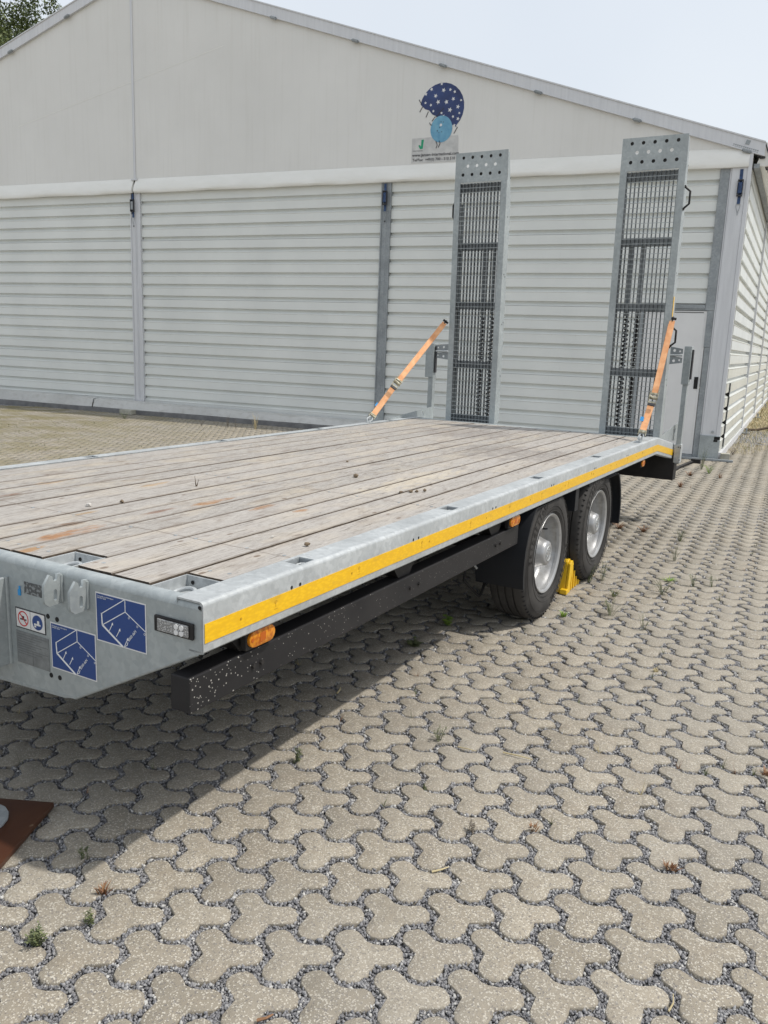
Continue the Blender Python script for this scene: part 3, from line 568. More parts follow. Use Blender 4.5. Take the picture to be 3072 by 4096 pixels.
# skirt flap along the front foot
mb = MB(); segs = [(-23, -17.2), (-17.19, -12.60), (-12.585, -6.6), (-6.59, -1.42)]
for k, (a, b) in enumerate(segs):
    mb = MB(); xs = np.linspace(a, b, 14); vs = []
    for x in xs:
        sl_ = .02*math.sin(x*2.3+k)+.012*math.sin(x*6.1); hgt = .26-.10*max(0, (12.6+x)/11) if x > -12.6 else .27+.008*(-12.6-x)
        vs += [(x, -.062, hgt+.012), (x, -.245-sl_, hgt-.012), (x, -.305-sl_, .092), (x, -.30-sl_, .086)]
    mb.add(vs, [(i*4+j, i*4+j+1, i*4+j+5, i*4+j+4) for i in range(13) for j in range(3)]); mb.build('foot_skirt', SKIRTL, hall)
MB().box(-23, -1.42, -.36, -.29, -.015, .082).build('base_beam', SKIRTD, hall, bevel=.004)
# ground beam and block at the corner
MB().box(-.72, .235, -.16, -.10, .0, .035).build('ground_bar', GALVD, hall, bevel=.004)
# the emblem and lettering printed on the gable
def HM(u, z, off=-.0145): return basis((-u, off, z), (1, 0, 0), (0, 0, 1))
plate('print_field', [[(-5.52, 5.16), (-4.68, 5.17), (-4.66, 4.755), (-5.52, 4.755)]], .001, FIELD, hall, HM(0, 0, -.0132))
umb = []
for t in np.linspace(0, 1, 16):     # big rounded canopy outline, scalloped on the lower left
    a = R(168-215*t); umb.append((-5.0+.40*math.cos(a)+.0, 5.62+.40*math.sin(a)))
low = [(-4.72, 5.30), (-4.80, 5.34), (-4.86, 5.40), (-4.93, 5.43), (-5.05, 5.46), (-5.10, 5.50), (-5.17, 5.53), (-5.23, 5.60), (-5.30, 5.62), (-5.36, 5.67)]
plate('emblem_canopy', [umb+low], .0012, EMBD, hall, HM(0, 0, -.0140), 'dark blue starry canopy print')
def star(cx, cy, r): return [(cx+(r if k % 2 == 0 else r*.42)*math.sin(k*math.pi/5+cx*9), cy+(r if k % 2 == 0 else r*.42)*math.cos(k*math.pi/5+cx*9)) for k in range(10)]
stars = [(-5.02, 6.00, .028), (-5.20, 5.93, .034), (-4.98, 5.90, .04), (-4.86, 5.90, .03), (-5.12, 5.82, .038), (-5.30, 5.86, .032), (-5.07, 5.72, .042), (-4.92, 5.71, .042), (-4.80, 5.75, .036), (-4.78, 5.86, .03), (-4.85, 5.58, .044), (-4.71, 5.62, .038), (-5.20, 5.68, .028), (-5.30, 5.72, .026), (-5.15, 5.58, .026), (-5.0, 5.54, .026), (-4.79, 5.47, .028), (-4.70, 5.43, .034), (-4.96, 5.49, .03), (-4.88, 5.38, .034), (-4.76, 5.33, .03), (-4.68, 5.52, .024), (-4.66, 5.72, .024)]
mb = MB()
for (x, z, r_) in stars:
    p = star(x, z, r_); mb.add([(q[0], -.0162, q[1]) for q in p]+[(x, -.0162, z)], [(k, (k+1) % 10, 10) for k in range(10)])
mb.build('emblem_stars', STICKW, hall)
plate('emblem_globe', [circ(-4.99, 5.285, .198, 26, 1.09)], .0012, EMBL, hall, HM(0, 0, -.0160), 'light blue ball print')
mb = MB()
for (x, z, r_) in ((-5.0, 5.40, .008), (-4.96, 5.395, .008), (-5.02, 5.31, .008), (-5.06, 5.26, .010), (-5.03, 5.23, .007), (-4.98, 5.24, .008)): mb.add([(x+r_*math.cos(t), -.0181, z+r_*math.sin(t)) for t in np.linspace(0, 5.5, 8)], [tuple(range(8))])
for pts in ([(-5.37, 5.70), (-5.42, 5.78)], [(-5.35, 5.66), (-5.40, 5.58)], [(-5.24, 5.58), (-5.28, 5.49)], [(-5.11, 5.49), (-5.17, 5.42)], [(-5.16, 5.36), (-5.19, 5.36), (-5.21, 5.40)], [(-4.70, 5.30), (-4.76, 5.20)], [(-5.08, 5.10), (-5.05, 5.03), (-5.07, 4.98)], [(-5.02, 5.10), (-5.0, 5.06), (-5.03, 4.99)], [(-5.10, 5.48), (-4.96, 5.62)]):
    for a, b in zip(pts[:-1], pts[1:]): mb.strip([(a[0], -.0178, a[1]), (b[0], -.0178, b[1])], .012, (b[1]-a[1], 0, a[0]-b[0]), .0008)
mb.build('emblem_lines', INK, hall)
plate('emblem_nose', [circ(-5.0, 5.35, .022)], .001, STICKW, hall, HM(0, 0, -.0185))
plate('green_mark', [[(-5.345, 5.13), (-5.30, 5.135), (-5.315, 4.985), (-5.365, 4.98), (-5.40, 5.04), (-5.37, 5.05), (-5.35, 5.02)]], .001, EMBG, hall, HM(0, 0, -.0150))
text('small_print', 'international', .036, INK, hall, HM(5.50, 4.945), .0003)
text('web_lettering', 'www.jansen-international.com', .0695, INK, hall, HM(5.505, 4.862), .0005, bold=.0016)
text('phone_lettering', 'Tel/Fax:  +49(0) 700 - 510 510', .063, INK, hall, HM(5.50, 4.785), .0005, bold=.0013)

# ratchet straps hanging on the hall posts
def hall_strap(label, u, ztop, zbot, w_, mat2):
    root = thing('ratchet_strap', label, 'strap', hw(u, -.045, zbot), HA, group='blue ratchet straps on the gable posts')
    h = ztop-zbot
    mb = MB(); mb.strip([(0, -.012, .15), (.004, -.014, .3), (-.004, -.016, h)], w_, (1, 0, 0), .004); mb.build('webbing', BLUEWEB, root)
    mb = MB(); mb.box(-w_*.72, w_*.72, -.055, -.012, .30, .46); mb.build('spool', mat2, root, bevel=.01)
    mb = MB(); mb.box(-w_*.9, -w_*.7, -.06, -.012, .27, .50); mb.box(w_*.7, w_*.9, -.06, -.012, .27, .50); mb.box(-w_*.9, w_*.9, -.05, -.02, .26, .28); mb.box(-w_*.9, w_*.9, -.05, -.02, .485, .50); mb.build('ratchet_buckle', INK, root, bevel=.003)
    mb = MB(); mb.tube([(0, -.02, .02), (-.028, -.02, .105), (-.028, -.02, .15), (.028, -.02, .15), (.028, -.02, .105), (0, -.02, .02), (0, -.005, -.01)], .004, 6); mb.build('hook', GALVD, root)
    mb = MB(); mb.tube([(0, .002, -.012), (0, -.004, -.012)], .014, 10); mb.build('anchor_hole', DARKIN, root)
hall_strap('blue ratchet strap on the pale middle post under the gable seam', 11.556, 4.44, 3.83, .045, GALVD)
hall_strap('blue ratchet strap on the dark grey post left of the ramps', 5.972, 4.43, 3.81, .045, BLUEWEB)
hall_strap('blue ratchet strap on the right corner column beside the eave', .135, 4.42, 3.77, .045, BLUEWEB)
tag(MB().box(-.07, .07, -.07, .06, 0, .115).build('concrete_block', CONC, bevel=.006), 'small concrete block beside the foot of the hall corner column', 'block').location = hw(-.11, .07)
bpy.data.objects['concrete_block'].rotation_euler = (0, 0, HA)
cb = MB().box(-.15, .15, -.09, .09, 0, .10).build('concrete_block', CONC, bevel=.012); cb.location = hw(11.50, -.44); cb.rotation_euler = (0, 0, HA+.04); tag(cb, 'grey concrete block at the foot of the pale middle post', 'block')

# ================================================================ TRAILER
tr = thing('flatbed_trailer', 'galvanised flatbed trailer with wooden deck, yellow side stripe and two raised rear ramps', 'trailer', (TX, TY, 0), TA)
W, ZT, ZB, L1, L2 = 2.496, .914, .760, 5.917, 6.903
def zs(y): return 0 if y <= L1 else -.15*(y-L1)/(L2-L1)
POCK = [.53, 1.70, 2.87, 4.11, 5.33]
def side_rail(x_out, sg, nm, lbl):
    """sg=-1: rail whose deck lies towards -x"""
    mb = MB(); r_ = .014
    arc = [(x_out-(-sg)*0, 0)]
    # outer web with rounded top edge and bottom lip (closed section)
    prof = [(0, ZB+.006), (0, ZT-r_)]+[(r_*(1-math.cos(t)), ZT-r_+r_*math.sin(t)) for t in (R(30), R(60), R(90))]+[(r_, ZT-.005), (.006, ZT-r_-.004), (.006, ZB+.012), (.012, ZB+.006), (.055, ZB+.006), (.055, ZB), (.006, ZB)]
    ys = [0, L1, L2]; vs = []; n_ = len(prof)
    for y in ys:
        for (d, z) in prof: vs.append((x_out+sg*d, y, z+zs(y)))
    fs = [(i*n_+k, i*n_+(k+1) % n_, (i+1)*n_+(k+1) % n_, (i+1)*n_+k) for i in range(2) for k in range(n_)]+[tuple(range(n_)), tuple(range(2*n_, 3*n_))]
    mb.add(vs, fs)
    ob = mb.build(nm, GALV, tr, smooth=True); ob['label'] = lbl
    # top flange with openings for the lashing pockets
    mb = MB(); ycuts = [0.0]; wd = .10
    for p in POCK: ycuts += [p-.042, p+.042]
    ycuts += [L1]
    def fl(a, b, y0, y1):
        xa, xb = x_out+sg*a, x_out+sg*b; mb.add([(xa, y0, ZT+zs(y0)), (xb, y0, ZT+zs(y0)), (xb, y1, ZT+zs(y1)), (xa, y1, ZT+zs(y1)), (xa, y0, ZT-.005+zs(y0)), (xb, y0, ZT-.005+zs(y0)), (xb, y1, ZT-.005+zs(y1)), (xa, y1, ZT-.005+zs(y1))], [(3, 2, 1, 0), (4, 5, 6, 7), (0, 1, 5, 4), (1, 2, 6, 5), (2, 3, 7, 6), (3, 0, 4, 7)])
    for i in range(len(ycuts)-1):
        if i % 2 == 0: fl(r_, wd, ycuts[i], ycuts[i+1])
        else: fl(r_, .022, ycuts[i], ycuts[i+1]); fl(.084, wd, ycuts[i], ycuts[i+1])
    fl(r_, wd, L1, L2)
    # inner down-turn beside the planks
    xi = x_out+sg*wd
    mb.add([(xi, 0, ZT), (xi, L1, ZT), (xi, L1, ZT-.05), (xi, 0, ZT-.05)], [(0, 1, 2, 3)]); mb.build('rail_flange', GALV, ob)
    for p in POCK:
        mb = MB(); xa, xb = sorted((x_out+sg*.022, x_out+sg*.084)); y0, y1 = p-.042, p+.042; z0 = ZT-.038
        vs = [(xa, y0, z0), (xb, y0, z0), (xb, y1, z0), (xa, y1, z0), (xa, y0, ZT-.005), (xb, y0, ZT-.005), (xb, y1, ZT-.005), (xa, y1, ZT-.005)]
        mb.add(vs, [(0, 1, 2, 3), (0, 4, 5, 1), (1, 5, 6, 2), (2, 6, 7, 3), (3, 7, 4, 0)]); mb.build('lashing_pocket', GALVD, ob)
        xm = (xa+xb)/2; mb = MB(); mb.tube([(xm+.018*math.cos(t), p+.026*math.sin(t), ZT-.022+.006*math.sin(t)) for t in np.linspace(0, 6.283, 13)], .005, 6); mb.box(xm-.007, xm+.007, p-.036, p-.016, ZT-.037, ZT-.018); mb.build('lashing_ring', GALV, ob)
    return ob
railR = side_rail(0, -1, 'side_rail', 'near galvanised side rail with lashing pockets'); railL = side_rail(-W, 1, 'side_rail', 'far galvanised side rail with lashing pockets')
# small drain holes
for yh in (.416, .463, 1.256, 1.302, 2.10, 2.14, 3.0, 3.04, 3.9, 3.94, 4.8, 4.84):
    MB().tube([(-.002, yh, .857), (.0006, yh, .857)], .0065, 8).build('drain_hole', DARKIN, railR)
# front plate, chamfered towards the drawbar
fp = MB(); ol = [(-.003, ZT-.0262), (-.003, ZB), (-.03, ZB-.006), (-.552, .485), (-.60, .474), (-1.248, .44), (-1.90, .474), (-1.944, .485), (-2.466, ZB-.006), (-2.493, ZB), (-2.493, ZT-.0262)]
fp.prism(ol, 0.0, .006, 'y')
pr = [(0, ZT-.026), (.0018, ZT-.0165), (.0072, ZT-.0083), (.0153, ZT-.003), (.025, ZT-.001), (.036, ZT-.001), (.036, ZT-.007), (.022, ZT-.008), (.0062, ZT-.026)]
fp.add([(x, p[0]+.0005, p[1]) for x in (-.012, -2.484) for p in pr], [(i, (i+1) % 9, 9+(i+1) % 9, 9+i) for i in range(9)]+[tuple(range(9)), tuple(range(9, 18))])
front = fp.build('front_plate', GALVR, tr, smooth=True)
mb = MB(); mb.tube([(-.552, .006, .486), (-1.248, .006, .442), (-1.944, .006, .486)], .007, 8); mb.tube([(-.03, .006, .754), (-.552, .006, .486)], .007, 8); mb.build('folded_edge', GALVR, front)
for (x, z) in ((-.664, .740), (-.62, .738), (-.661, .538), (-.619, .539)):
    MB().tube([(x, .001, z), (x, -.0012, z)], .0085, 12).build('bolt_hole', DARKIN, front)
MB().tube([(-.012, -.001, .897), (-.012, -.0022, .897)], .006, 8).build('bolt_hole', DARKIN, front)
# drawbar flange at the left of the picture, drawbar beams
for b_ in ((-.874, -.862, -.42, -.001, .531, .838), (-1.63, -1.618, -.42, -.001, .531, .838)): MB().box(*b_).build('drawbar_flange', GALVR, tr, bevel=.004)
for sx in (-1, 1):
    mb = MB(); a = Vector((-1.248+sx*.30, -.02, .66)); b = Vector((-1.248+sx*.05, -1.75, .60)); d = (b-a).normalized(); s_ = d.cross(Vector((0, 0, 1))).normalized()*.045; uz = Vector((0, 0, .06))
    mb.add([a-s_-uz, a+s_-uz, a+s_+uz, a-s_+uz, b-s_-uz, b+s_-uz, b+s_+uz, b-s_+uz], [(3, 2, 1, 0), (4, 5, 6, 7), (0, 1, 5, 4), (1, 2, 6, 5), (2, 3, 7, 6), (3, 0, 4, 7)]); mb.build('drawbar_beam', GALVR, tr, bevel=.006)
MB().tube([(-.860, -.004, .535), (-.859, -.004, .69), (-.860, -.004, .84)], .006, 6).build('weld_bead', GALVR, tr)
# lift hooks
def lift_hook(x, y_sh=0.0):
    ol_ = [(-.069, .871), (-.046, .902), (-.036, .895), (-.034, .884), (-.029, .879), (-.023, .879), (-.019, .884), (-.017, .900), (-.0005, .898), (-.0005, .803), (-.051, .800), (-.066, .812), (-.069, .824)]
    slot = [(-.028+.0065*math.cos(t), .834+.0065*math.sin(t)+(.012 if math.sin(t) > 0 else -.012)) for t in np.linspace(.1, 6.383, 15)[:-1]]
    o = plate('lift_hook', [ol_, slot], .010, GALVR, tr, basis((x, y_sh, 0), (0, 1, 0), (0, 0, 1)))
    mb = MB(); mb.tube([(x+.006, -.003, .806), (x+.007, -.004, .85), (x+.006, -.003, .893)], .0045, 6); mb.build('weld_bead', GALVR, o); return o
lift_hook(-.592); lift_hook(-.474)
# stickers on the front plate
def sticker(x0, z0, w_, h_, load):
    b_ = MB(); b_.box(x0, x0+w_, -.0014, -.0005, z0, z0+h_); st_ = b_.build('instruction_sticker', STICKW, tr); st_['label'] = 'blue lashing force sticker marked %s daN' % load
    MB().box(x0+.004, x0+w_-.004, -.0020, -.0015, z0+.004, z0+h_-.004).build('blue_field', BLUE, st_)
    def p(u, v): return (x0+u*w_, -.0024, z0+(1-v)*h_)
    ln = MB()
    def l(a, b, t): A_, B_ = Vector(p(*a)), Vector(p(*b)); ln.strip([A_, B_], t, (B_.z-A_.z, 0, A_.x-B_.x), .0005)
    for a, b, t in (((.60, .01), (.12, .42), .0026), ((.12, .41), (.13, .66), .0048), ((.13, .65), (.60, .26), .0026), ((.60, .01), (.60, .26), .0026), ((.60, .26), (.99, .55), .0026), ((.13, .65), (.54, .985), .0062), ((.27, .73), (.335, .58), .0022), ((.41, .81), (.48, .66), .0022), ((.565, .97), (.635, .80), .0022), ((.565, .97), (.62, .93), .002), ((.62, .93), (.64, .86), .002)): l(a, b, t)
    for (u, v) in ((.335, .575), (.48, .655), (.635, .80)):
        q_ = Vector(p(u, v)); ln.add([q_+Vector((-.0045, 0, -.002)), q_+Vector((.0035, 0, -.0045)), q_+Vector((.002, 0, .006))], [(0, 1, 2)])
    for (u, v) in ((.67, .36), (.83, .49), (.97, .60)): 
        cx_, _, cz_ = p(u, v); ln.tube([(cx_+.0032*math.cos(t), -.0024, cz_+.0032*math.sin(t)) for t in np.linspace(0, 6.283, 11)], .0006, 4)
    ln.build('line_drawing', WHITE, st_)
    ang = R(50); cx_, _, cz_ = p(.665, .84); text('load_lettering', load+' daN', .0125, WHITE, st_, basis((cx_, -.0026, cz_), (math.cos(ang), 0, math.sin(ang)), (-math.sin(ang), 0, math.cos(ang))), .0002)
    cx_, _, cz_ = p(.04, .08); text('heading_lettering', 'Zurrpunkte in Anlehnung an\nDIN EN 12640', .0062, WHITE, st_, basis((cx_, -.0026, cz_), (1, 0, 0), (0, 0, 1)), .0001)
sticker(-.436, .710, .214, .157, '6000'); sticker(-.653, .568, .211, .157, '2500')
ws = MB().box(-.826, -.677, -.0014, -.0005, .672, .742).build('pictogram_sticker', INK, tr); ws['label'] = 'white sticker with a red prohibition ring and a blue disc'
MB().box(-.822, -.752, -.0019, -.0015, .676, .738).build('white_field', STICKW, ws); MB().box(-.750, -.681, -.0019, -.0015, .676, .738).build('white_field', STICKW, ws)
plate('prohibition_ring', [circ(-.787, .707, .0265, 24), circ(-.787, .707, .0225, 24)], .0004, RED, ws, basis((0, -.0023, 0), (1, 0, 0), (0, 0, 1)))
mb = MB(); mb.strip([(-.805, -.0024, .725), (-.769, -.0024, .689)], .004, (1, 0, 1), .0003); mb.build('prohibition_bar', RED, ws)
mb = MB(); mb.box(-.803, -.771, -.0023, -.0020, .702, .707); mb.box(-.793, -.782, -.0023, -.0020, .707, .716); mb.build('figure', INK, ws)
plate('blue_disc', [circ(-.7155, .707, .0255, 24)], .0004, BLUE, ws, basis((0, -.0023, 0), (1, 0, 0), (0, 0, 1)))
mb = MB(); mb.box(-.732, -.700, -.0029, -.0026, .697, .703); mb.box(-.716, -.706, -.0029, -.0026, .703, .714); mb.box(-.731, -.722, -.0029, -.0026, .690, .696); mb.build('figure', STICKW, ws)
tp_ = MB().box(-.828, -.665, -.0014, -.0005, .548, .661).build('type_plate', PLATEG, tr, bevel=.0003)
mb = MB()
for k in range(9): mb.box(-.822, -.672-.03*(k % 3), -.0018, -.0015, .650-k*.0085, .6515-k*.0085)
mb.box(-.748, -.7465, -.0019, -.0015, .550, .600); mb.build('fine_print', PLATED, tp_)
MB().box(-.775, -.688, -.0012, -.0004, .797, .838).build('worn_label', WORN, tr)
bt = MB(); bt.box(-.805, -.793, -.004, -.0008, .786, .806); bt.box(-.801, -.795, -.003, -.0008, .806, .818); bt.build('blue_tape', MT('blue_tape', (.03, .28, .62), .5).m, tr)
ml = MB().box(-.182, -.032, -.010, -.0005, .797, .846).build('position_light', BLACK, tr, bevel=.003)
MB().box(-.165, -.045, -.0155, -.0105, .803, .840).build('lens', LENS, ml, bevel=.003)
mb = MB()
for (a, b) in ((0, 0), (1, 0), (0, 1), (1, 1)): mb.tube([(-.088+a*.020, -.0155, .813+b*.017), (-.088+a*.020, -.0185, .813+b*.017)], .008, 10)
mb.build('lens_cup', STICKW, ml)
# yellow stripe
def stripe(sx, nm):
    mb = MB(); x0, x1 = sorted((sx*.0006, sx*.0022)); x0 -= (W if sx < 0 else 0); x1 -= (W if sx < 0 else 0)
    ys = [.004, L1+.01, 6.88]; vs = []
    for y in ys:
        za, zb_ = .792+zs(y), .850+zs(y)
        vs += [(x1, y, za), (x1, y, zb_), (x0, y, zb_), (x0, y, za)]
    mb.add(vs, [(i*4+k, i*4+(k+1) % 4, (i+1)*4+(k+1) % 4, (i+1)*4+k) for i in range(2) for k in range(4)]+[(0, 1, 2, 3), (8, 9, 10, 11)]); return mb.build('reflective_stripe', YELLOW, tr)
sr_ = stripe(1, 'r'); stripe(-1, 'l')
mb = MB()
for k in range(12):
    y = .33+k*.5
    if y > 5.8: break
    mb.box(.0023, .0027, y-.0008, y+.0008, .815, .834); mb.box(.0023, .0027, y-.009, y+.009, .808, .8098); mb.tube([(.0024, y+.006*math.cos(t), .832+.006*math.sin(t)) for t in np.linspace(0, 6.28, 9)], .0007, 4)
tag(mb.build('stripe_marks', MARK, sr_), kind='stuff')
mb = MB()
for k in range(10): mb.tube([(.0022, .16+k*.62, .823), (.0034, .16+k*.62, .823)], .0045, 8)
mb.build('rivets', MARK, sr_)
# deck planks
PW = (W-.20)/14
for k in range(14):
    x1 = -.10-PW*k; x0 = x1-PW; gap = rng.uniform(.008, .013); x1 -= gap/2; x0 += gap/2
    y0 = {0: .217, 3: .192}.get(k, .060+rng.uniform(-.004, .004)); y0 = y0 if k not in (10, 13) else {10: .192, 13: .217}[k]
    zt_ = ZT-.004+rng.uniform(-.0025, .0015); mb = MB(); NY = 40; ys = np.linspace(y0, 5.80, NY); vs = []
    ph = rng.uniform(0, 9); cup = rng.uniform(-.0015, .0015)
    for y in ys:
        w1 = .0008*math.sin(y*3+ph); dz = .0012*math.sin(y*1.7+ph)
        ring = [(x0+w1, zt_-.030), (x0+w1, zt_-.0025+dz), (x0+.003+w1, zt_+dz), ((x0+x1)/2+w1, zt_+cup+dz), (x1-.003+w1, zt_+dz), (x1+w1, zt_-.0025+dz), (x1+w1, zt_-.030)]
        vs += [(a, y, b) for a, b in ring]
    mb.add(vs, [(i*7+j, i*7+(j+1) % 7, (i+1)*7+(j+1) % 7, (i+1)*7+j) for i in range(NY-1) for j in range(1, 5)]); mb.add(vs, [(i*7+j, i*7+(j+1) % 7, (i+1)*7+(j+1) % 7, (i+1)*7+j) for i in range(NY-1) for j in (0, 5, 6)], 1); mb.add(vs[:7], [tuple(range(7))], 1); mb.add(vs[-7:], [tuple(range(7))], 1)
    pl = mb.build('plank', [WOOD, ENDGAP], tr)
    sm_ = MB()
    for yb in (.07, .56, 1.70, 2.9, 4.1, 5.3):
        if yb < y0+.02: yb = y0+.06
        for xb in ((x0+x1)/2-.035, (x0+x1)/2+.035):
            if rng.random() < .55: yq = yb+rng.uniform(-.012, .012); sm_.tube([(xb, yq, zt_-.004), (xb, yq, zt_+.0006)], .0072, 8)
    if sm_.v: tag(sm_.build('screw_heads', GALVD, pl), kind='stuff')
# corner pockets at the front
for (xa, xb, yb) in ((-.262, -.102, .213), (-.752, -.596, .188), (-W+.596, -W+.752, .188), (-W+.102, -W+.262, .213)):
    mb = MB(); z0 = ZT-.052; t_ = .005; y0 = .036; zt_ = ZT-.010
    mb.box(xa, xb, y0, yb, z0-.005, z0); mb.box(xa, xb, yb-t_, yb, z0, zt_); mb.box(xa, xa+t_, y0, yb-t_, z0, zt_); mb.box(xb-t_, xb, y0, yb-t_, z0, zt_+.004)
    o = mb.build('corner_pocket', GALV, tr, bevel=.001); xm, ym = (xa+xb)/2, (y0+yb)/2-.015
    mb = MB(); mb.tube([(xm+.040*math.cos(t), ym+.034*math.sin(t), z0+.016+.010*math.sin(t+.5)) for t in np.linspace(0, 6.283, 17)], .0075, 8); mb.box(xm-.012, xm+.012, ym-.05, ym-.022, z0, z0+.022); mb.build('lashing_ring', GALV, o, smooth=True)
    MB().tube([(xa+.03, yb-.0055, z0+.02), (xa+.03, yb-.0075, z0+.02)], .007, 8).build('drain_hole', DARKIN, o)
# floor below planks, cross members, chassis
MB().box(-W+.012, -.012, .010, 5.85, ZT-.062, ZT-.056).build('deck_underside', BLACK, tr)
for y in (.30, .95, 1.55, 2.15, 2.6, 4.75, 5.35, 5.8): 
    mb = MB(); mb.prism([(-.06, .79), (-.50, .70), (-W+.50, .70), (-W+.06, .79), (-W+.06, .85), (-.06, .85)], y-.03, y+.03, 'y'); mb.build('cross_member', BLACK, tr)
for x in (-.82, -1.67): MB().box(x-.045, x+.045, .06, 6.6, .48, .80).build('chassis_beam', BLACK, tr)
for (y0, y1) in ((3.0, 3.2), (4.08, 4.27)):
    ym = (y0+y1)/2; MB().tube([(-.2, ym, .4165), (-W+.2, ym, .4165)], .045, 12).build('axle', BLACK, tr)
    for x in (-.62, -1.88): MB().box(x-.04, x+.04, ym-.40, ym+.40, .48, .53).build('leaf_spring', BLACK, tr)
# rear slope, back end
mb = MB(); mb.add([(-W+.1, 5.805, ZT-.006), (-.1, 5.805, ZT-.006), (-.1, L1, ZT-.006), (-W+.1, L1, ZT-.006), (-.1, 6.88, ZT-.150), (-W+.1, 6.88, ZT-.150)], [(0, 1, 2, 3), (3, 2, 4, 5)])
mb.add([(-W+.1, 6.88, ZT-.150), (-.1, 6.88, ZT-.150), (-.1, 6.88, .62), (-W+.1, 6.88, .62)], [(0, 1, 2, 3)]); mb.build('rear_slope', GALVR, tr)
MB().box(-W+.05, .028, 6.66, 6.80, .434, .70).build('rear_bumper', BLACK, tr, bevel=.006)
mb = MB(); mb.tube([(-.01, 6.82, .50), (.02, 6.95, .53), (.13, 7.10, .585)], .018, 8); mb.box(.11, .20, 7.08, 7.14, .572, .612); mb.build('latch_arm', BLACK, tr)
# under-run bar
ur = MB(); ur.box(-.115, -.04, -.015, 2.60, .572, .682); urb = ur.build('side_guard', BLACKSPOT, tr, bevel=.004)
for y in (.28, 1.3, 2.3): MB().prism([(y-.05, .683), (y+.05, .683), (y+.12, .765), (y-.12, .765)], -.20, -.06, 'x').build('guard_bracket', BLACK, tr)
for k, (ya, yb) in enumerate(((.1, 1.3), (1.3, 2.6))):
    MB().tube([(-.45, ya, .70), (-.44, (ya+yb)/2-.2, .655), (-.46, (ya+yb)/2+.2, .65), (-.45, yb, .70)], .012, 6).build('brake_hose', BLACK, tr)
for yb_ in (1.32, 1.40, .27, .31, 2.27, 2.33): MB().tube([(-.040, yb_, .627), (-.032, yb_, .627)], .008, 6).build('guard_bolt', BLACK, tr)
# marker lights
for (y0, y1, zc) in ((.222, .352, .727), (2.41, 2.55, .727), (5.45, 5.55, .722)):
    mk = MB().box(-.050, -.025, y0-.004, y1+.004, zc-.034, zc+.032).build('marker_light', BLACK, tr, bevel=.004)
    mb = MB(); r_ = .027; pts = [(y0+r_-r_*math.sin(t), zc+r_*math.cos(t)) for t in np.linspace(0, math.pi, 8)]+[(y1-r_+r_*math.sin(t), zc-r_*math.cos(t)) for t in np.linspace(0, math.pi, 8)]
    mb.prism(pts, -.030, -.014, 'x'); mb.build('amber_lens', AMBER, mk, bevel=.004, smooth=True)
    mb = MB(); ym = (y0+y1)/2; mb.box(-.0145, -.0132, ym-.014, ym+.014, zc-.014, zc+.014); mb.tube([(-.014, y0+.014, zc), (-.0125, y0+.014, zc)], .006, 8); mb.build('lens_detail', MT('amber_inner', (.45, .10, .004), .3).m, mk)
